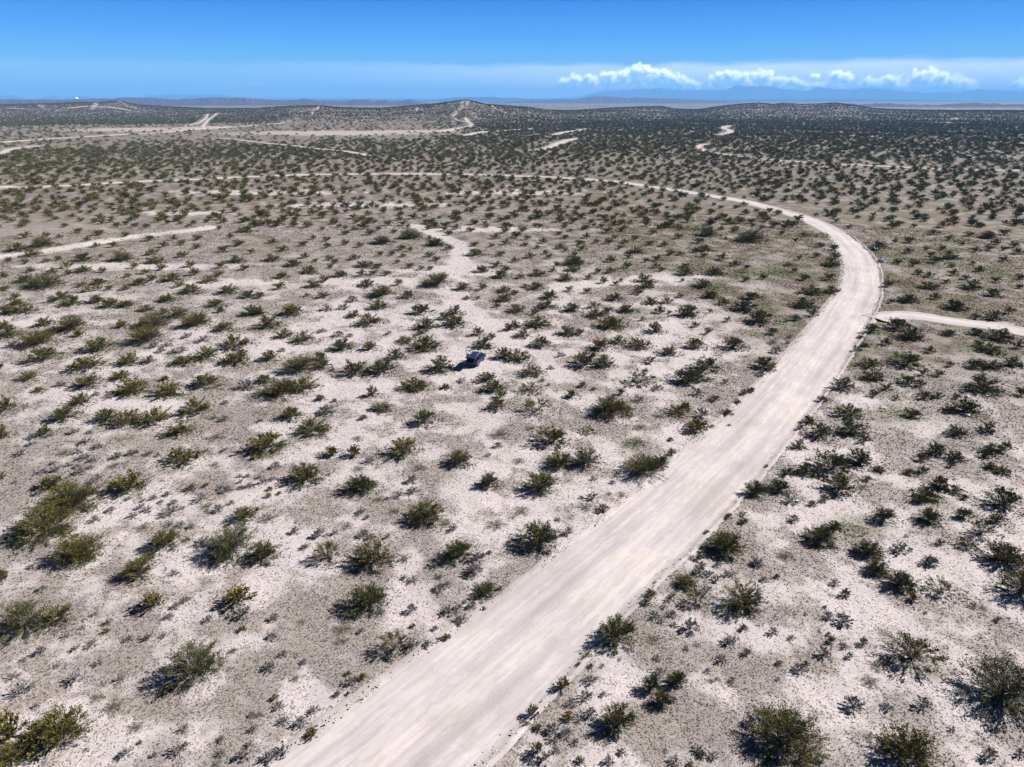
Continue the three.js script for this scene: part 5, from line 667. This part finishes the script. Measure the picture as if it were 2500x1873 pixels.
  screen.setAttribute('position', new THREE.Float32BufferAttribute([-0.8, 1.01, -1.12, 0.8, 1.01, -1.12, 0.64, 1.61, -0.52, -0.64, 1.61, -0.52], 3)); screen.setIndex([0, 1, 2, 0, 2, 3]); screen.computeVertexNormals();
  mesh('windscreen', screen, glass, car);
  // the tailgate stands up level with the roof
  const gate = new THREE.Group(); gate.name = 'tailgate'; gate.position.set(0, 1.66, 2.0); gate.rotation.x = -0.12; car.add(gate);
  tag(gate, 'raised tailgate level with the roof');
  const frameShape = slab([[0, 0], [0, 0.05], [-0.98, 0.09], [-1.02, 0.02], [-1.0, -0.05], [-0.6, -0.03]], 1.5, 0.02);
  mesh('tailgate_panel', frameShape, paint, gate);
  const rear = new THREE.BufferGeometry(); rear.setAttribute('position', new THREE.Float32BufferAttribute([-0.62, 0.1, 0.1, 0.62, 0.1, 0.1, 0.66, 0.115, 0.5, -0.66, 0.115, 0.5], 3)); rear.setIndex([0, 2, 1, 0, 3, 2]); rear.computeVertexNormals(); mesh('rear_window', rear, trim, gate);
  for (const s of [-1, 1]) { const strut = mesh('gas_strut', new THREE.CylinderGeometry(0.013, 0.013, 0.62, 8), metal, gate); strut.position.set(s * 0.66, -0.25, 0.28); strut.rotation.x = -0.75; }
  // the driver's door stands wide open
  const door = new THREE.Group(); door.name = 'open_door'; door.position.set(-0.9, 0, -0.98); door.rotation.y = -1.18; car.add(door);
  tag(door, 'driver door swung wide open');
  mesh('door_panel', slab([[0, 0.42], [0, 0.98], [-0.97, 0.99], [-0.97, 0.42]], 0.1, 0.02), paint, door);
  for (const [a, b] of [[[0, 0.98], [-0.52, 1.6]], [[-0.52, 1.6], [-0.93, 1.62]], [[-0.93, 1.62], [-0.96, 0.98]]]) { const l = Math.hypot(b[0] - a[0], b[1] - a[1]), o = mesh('window_frame', box(0.07, l + 0.05, 0.08, 0.015), trim, door); o.position.set(0, (a[1] + b[1]) / 2, -(a[0] + b[0]) / 2); o.rotation.x = Math.atan2(-(b[0] - a[0]), b[1] - a[1]); }
  // a box in the load space
  const crate = new THREE.Group(); crate.name = 'storage_box';
  tag(crate, 'pale storage box inside the open boot of the car', 'box');
  const p = new THREE.Vector3(0.34, 0.47, 1.7).applyAxisAngle(new THREE.Vector3(0, 1, 0), CAR.turn).add(car.position); crate.position.copy(p); crate.rotation.y = CAR.turn + 0.1;
  const plastic = new THREE.MeshPhysicalMaterial({ color: new THREE.Color().setRGB(0.5, 0.5, 0.47), roughness: 0.5 });
  mesh('tub', box(0.5, 0.3, 0.38, 0.03).translate(0, 0.15, 0), plastic, crate); mesh('lid', box(0.54, 0.05, 0.42, 0.02).translate(0, 0.32, 0), new THREE.MeshPhysicalMaterial({ color: new THREE.Color().setRGB(0.12, 0.14, 0.16), roughness: 0.5 }), crate);
  scene.add(crate);
}

// ------------------------------------------------------------------ rubbish, stones and the antenna
function lump(seed, sx, sy, sz, detail = 3) {
  const g = new THREE.IcosahedronGeometry(1, detail), p = g.attributes.position;
  for (let i = 0; i < p.count; i++) { const x = p.getX(i), y = p.getY(i), z = p.getZ(i), k = 1 + 0.3 * noiseA(x * 1.3 + seed, y * 1.3 + z) + 0.12 * noiseB(x * 3.5, z * 3.5 + seed + y); p.setXYZ(i, x * k * sx, Math.max(-0.2, y * k) * sy, z * k * sz); }
  g.computeVertexNormals();
  return g;
}
const matte = (r, g, b, rough = 0.9) => new THREE.MeshPhysicalMaterial({ color: new THREE.Color().setRGB(r, g, b), roughness: rough, specularIntensity: 0.4 });
function rubbish(name, x, z, parts, label, category, group) {
  const o = new THREE.Group(); o.name = numbered(name); tag(o, label, category, group); o.position.set(x, groundAt(x, z), z); scene.add(o);
  for (const [part, g, m, px, py, pz] of parts) { const q = mesh(part, g, m, o); q.position.set(px, py, pz); }
  return o;
}
rubbish('rubbish_bag', 99.6, -190.6, [['sack', lump(3, 1.15, 0.75, 0.7), matte(0.016, 0.017, 0.02, 0.45), 0, 0.15, 0], ['knot', lump(5, 0.3, 0.3, 0.25, 2), matte(0.016, 0.017, 0.02, 0.45), -0.8, 0.35, 0.2]], 'black heap of rubbish lying at the road bend', 'rubbish');
rubbish('crumpled_tarp', 93.9, -175.6, [['sheet', lump(9, 0.75, 0.7, 0.6, 4), matte(0.2, 0.27, 0.38, 0.6), 0, 0.12, 0], ['loose_corner', lump(11, 0.5, 0.22, 0.35), matte(0.5, 0.54, 0.6, 0.7), 0.55, 0.08, 0.3]], 'crumpled pale blue tarp dumped at the road edge', 'rubbish');
{ // dark heap of rubble with a row of white stones beside the far side track
  const rng = mulberry(66), heapX = 218, heapZ = -283, o = new THREE.Group(); o.name = 'rubble_heap'; tag(o, 'long black heap of rubble beside a row of white stones', 'rubble'); o.position.set(heapX, groundAt(heapX, heapZ), heapZ); scene.add(o);
  for (let k = 0; k < 9; k++) { const q = mesh('rock', lump(20 + k, 0.8 + rng() * 0.4, 0.8 + rng() * 0.4, 0.8, 2), matte(0.03, 0.028, 0.03), o); q.position.set((k - 4) * 0.62, 0.25 + (k < 5 ? 0.3 : 0), (rng() - 0.5) * 1.2); }
}
const whiteStone = matte(0.72, 0.7, 0.68);
[[205, -279.5], [207, -278.8], [209, -278], [213.5, -276.4], [216.5, -275.2], [219, -274.5], [221.5, -273.8], [224.5, -272.6]].forEach(([x, z], i) => { const m = mesh(numbered('white_stone'), lump(40 + i, 0.42, 0.34, 0.36, 2), whiteStone, scene); m.position.set(x, groundAt(x, z) + 0.1, z); tag(m, 'white stone in the row beside the black rubble heap', 'stone', 'row of white stones'); });
[[49.4, -84.6, 0.34, 'pale stone alone in a green grass patch outside the curve'], [62.9, -88.4, 0.3, 'small pale stone next to a wide bush with green grass'], [59.2, -82.4, 0.32, 'pale stone among the low bushes and bright grass']].forEach(([x, z, s, label], i) => { const m = mesh(numbered('pale_stone'), lump(60 + i, s * 1.2, s * 0.7, s, 2), matte(0.55, 0.52, 0.48), scene); m.position.set(x, groundAt(x, z) + 0.05, z); tag(m, label, 'stone'); });
{ // dish antenna on the far hills
  const a = -30.05 / DEG, r = 7560, x = r * Math.sin(a), z = -r * Math.cos(a), y = 48, o = new THREE.Group(); o.name = 'dish_antenna'; tag(o, 'white dish antenna standing on the far purple hills', 'antenna'); o.position.set(x, y, z); scene.add(o);
  const whitePaint = matte(0.8, 0.8, 0.8, 0.6), steel = matte(0.25, 0.26, 0.28);
  mesh('pedestal', new THREE.CylinderGeometry(2.2, 4, 12, 12).translate(0, 3, 0), steel, o);
  const dish = mesh('reflector', new THREE.LatheGeometry(Array.from({ length: 12 }, (_, i) => new THREE.Vector2(i * 0.95 + 0.01, (i * 0.95) ** 2 / 30)), 28), new THREE.MeshPhysicalMaterial({ color: new THREE.Color().setRGB(0.8, 0.8, 0.8), roughness: 0.6, side: THREE.DoubleSide }), o); dish.position.set(0.6, 9.5, 0); dish.rotation.set(0.25, 0, -0.75);
  for (let k = 0; k < 3; k++) { const leg = mesh('feed_leg', new THREE.CylinderGeometry(0.15, 0.15, 10, 6), steel, dish); const t = k / 3 * 6.283; leg.position.set(Math.cos(t) * 3, 6, Math.sin(t) * 3); leg.rotation.set(-Math.sin(t) * 0.6, 0, Math.cos(t) * 0.6); }
  mesh('feed_horn', new THREE.CylinderGeometry(0.5, 0.8, 1.4, 10), steel, dish).position.set(0, 10, 0);
}
renderer.render(scene, camera);
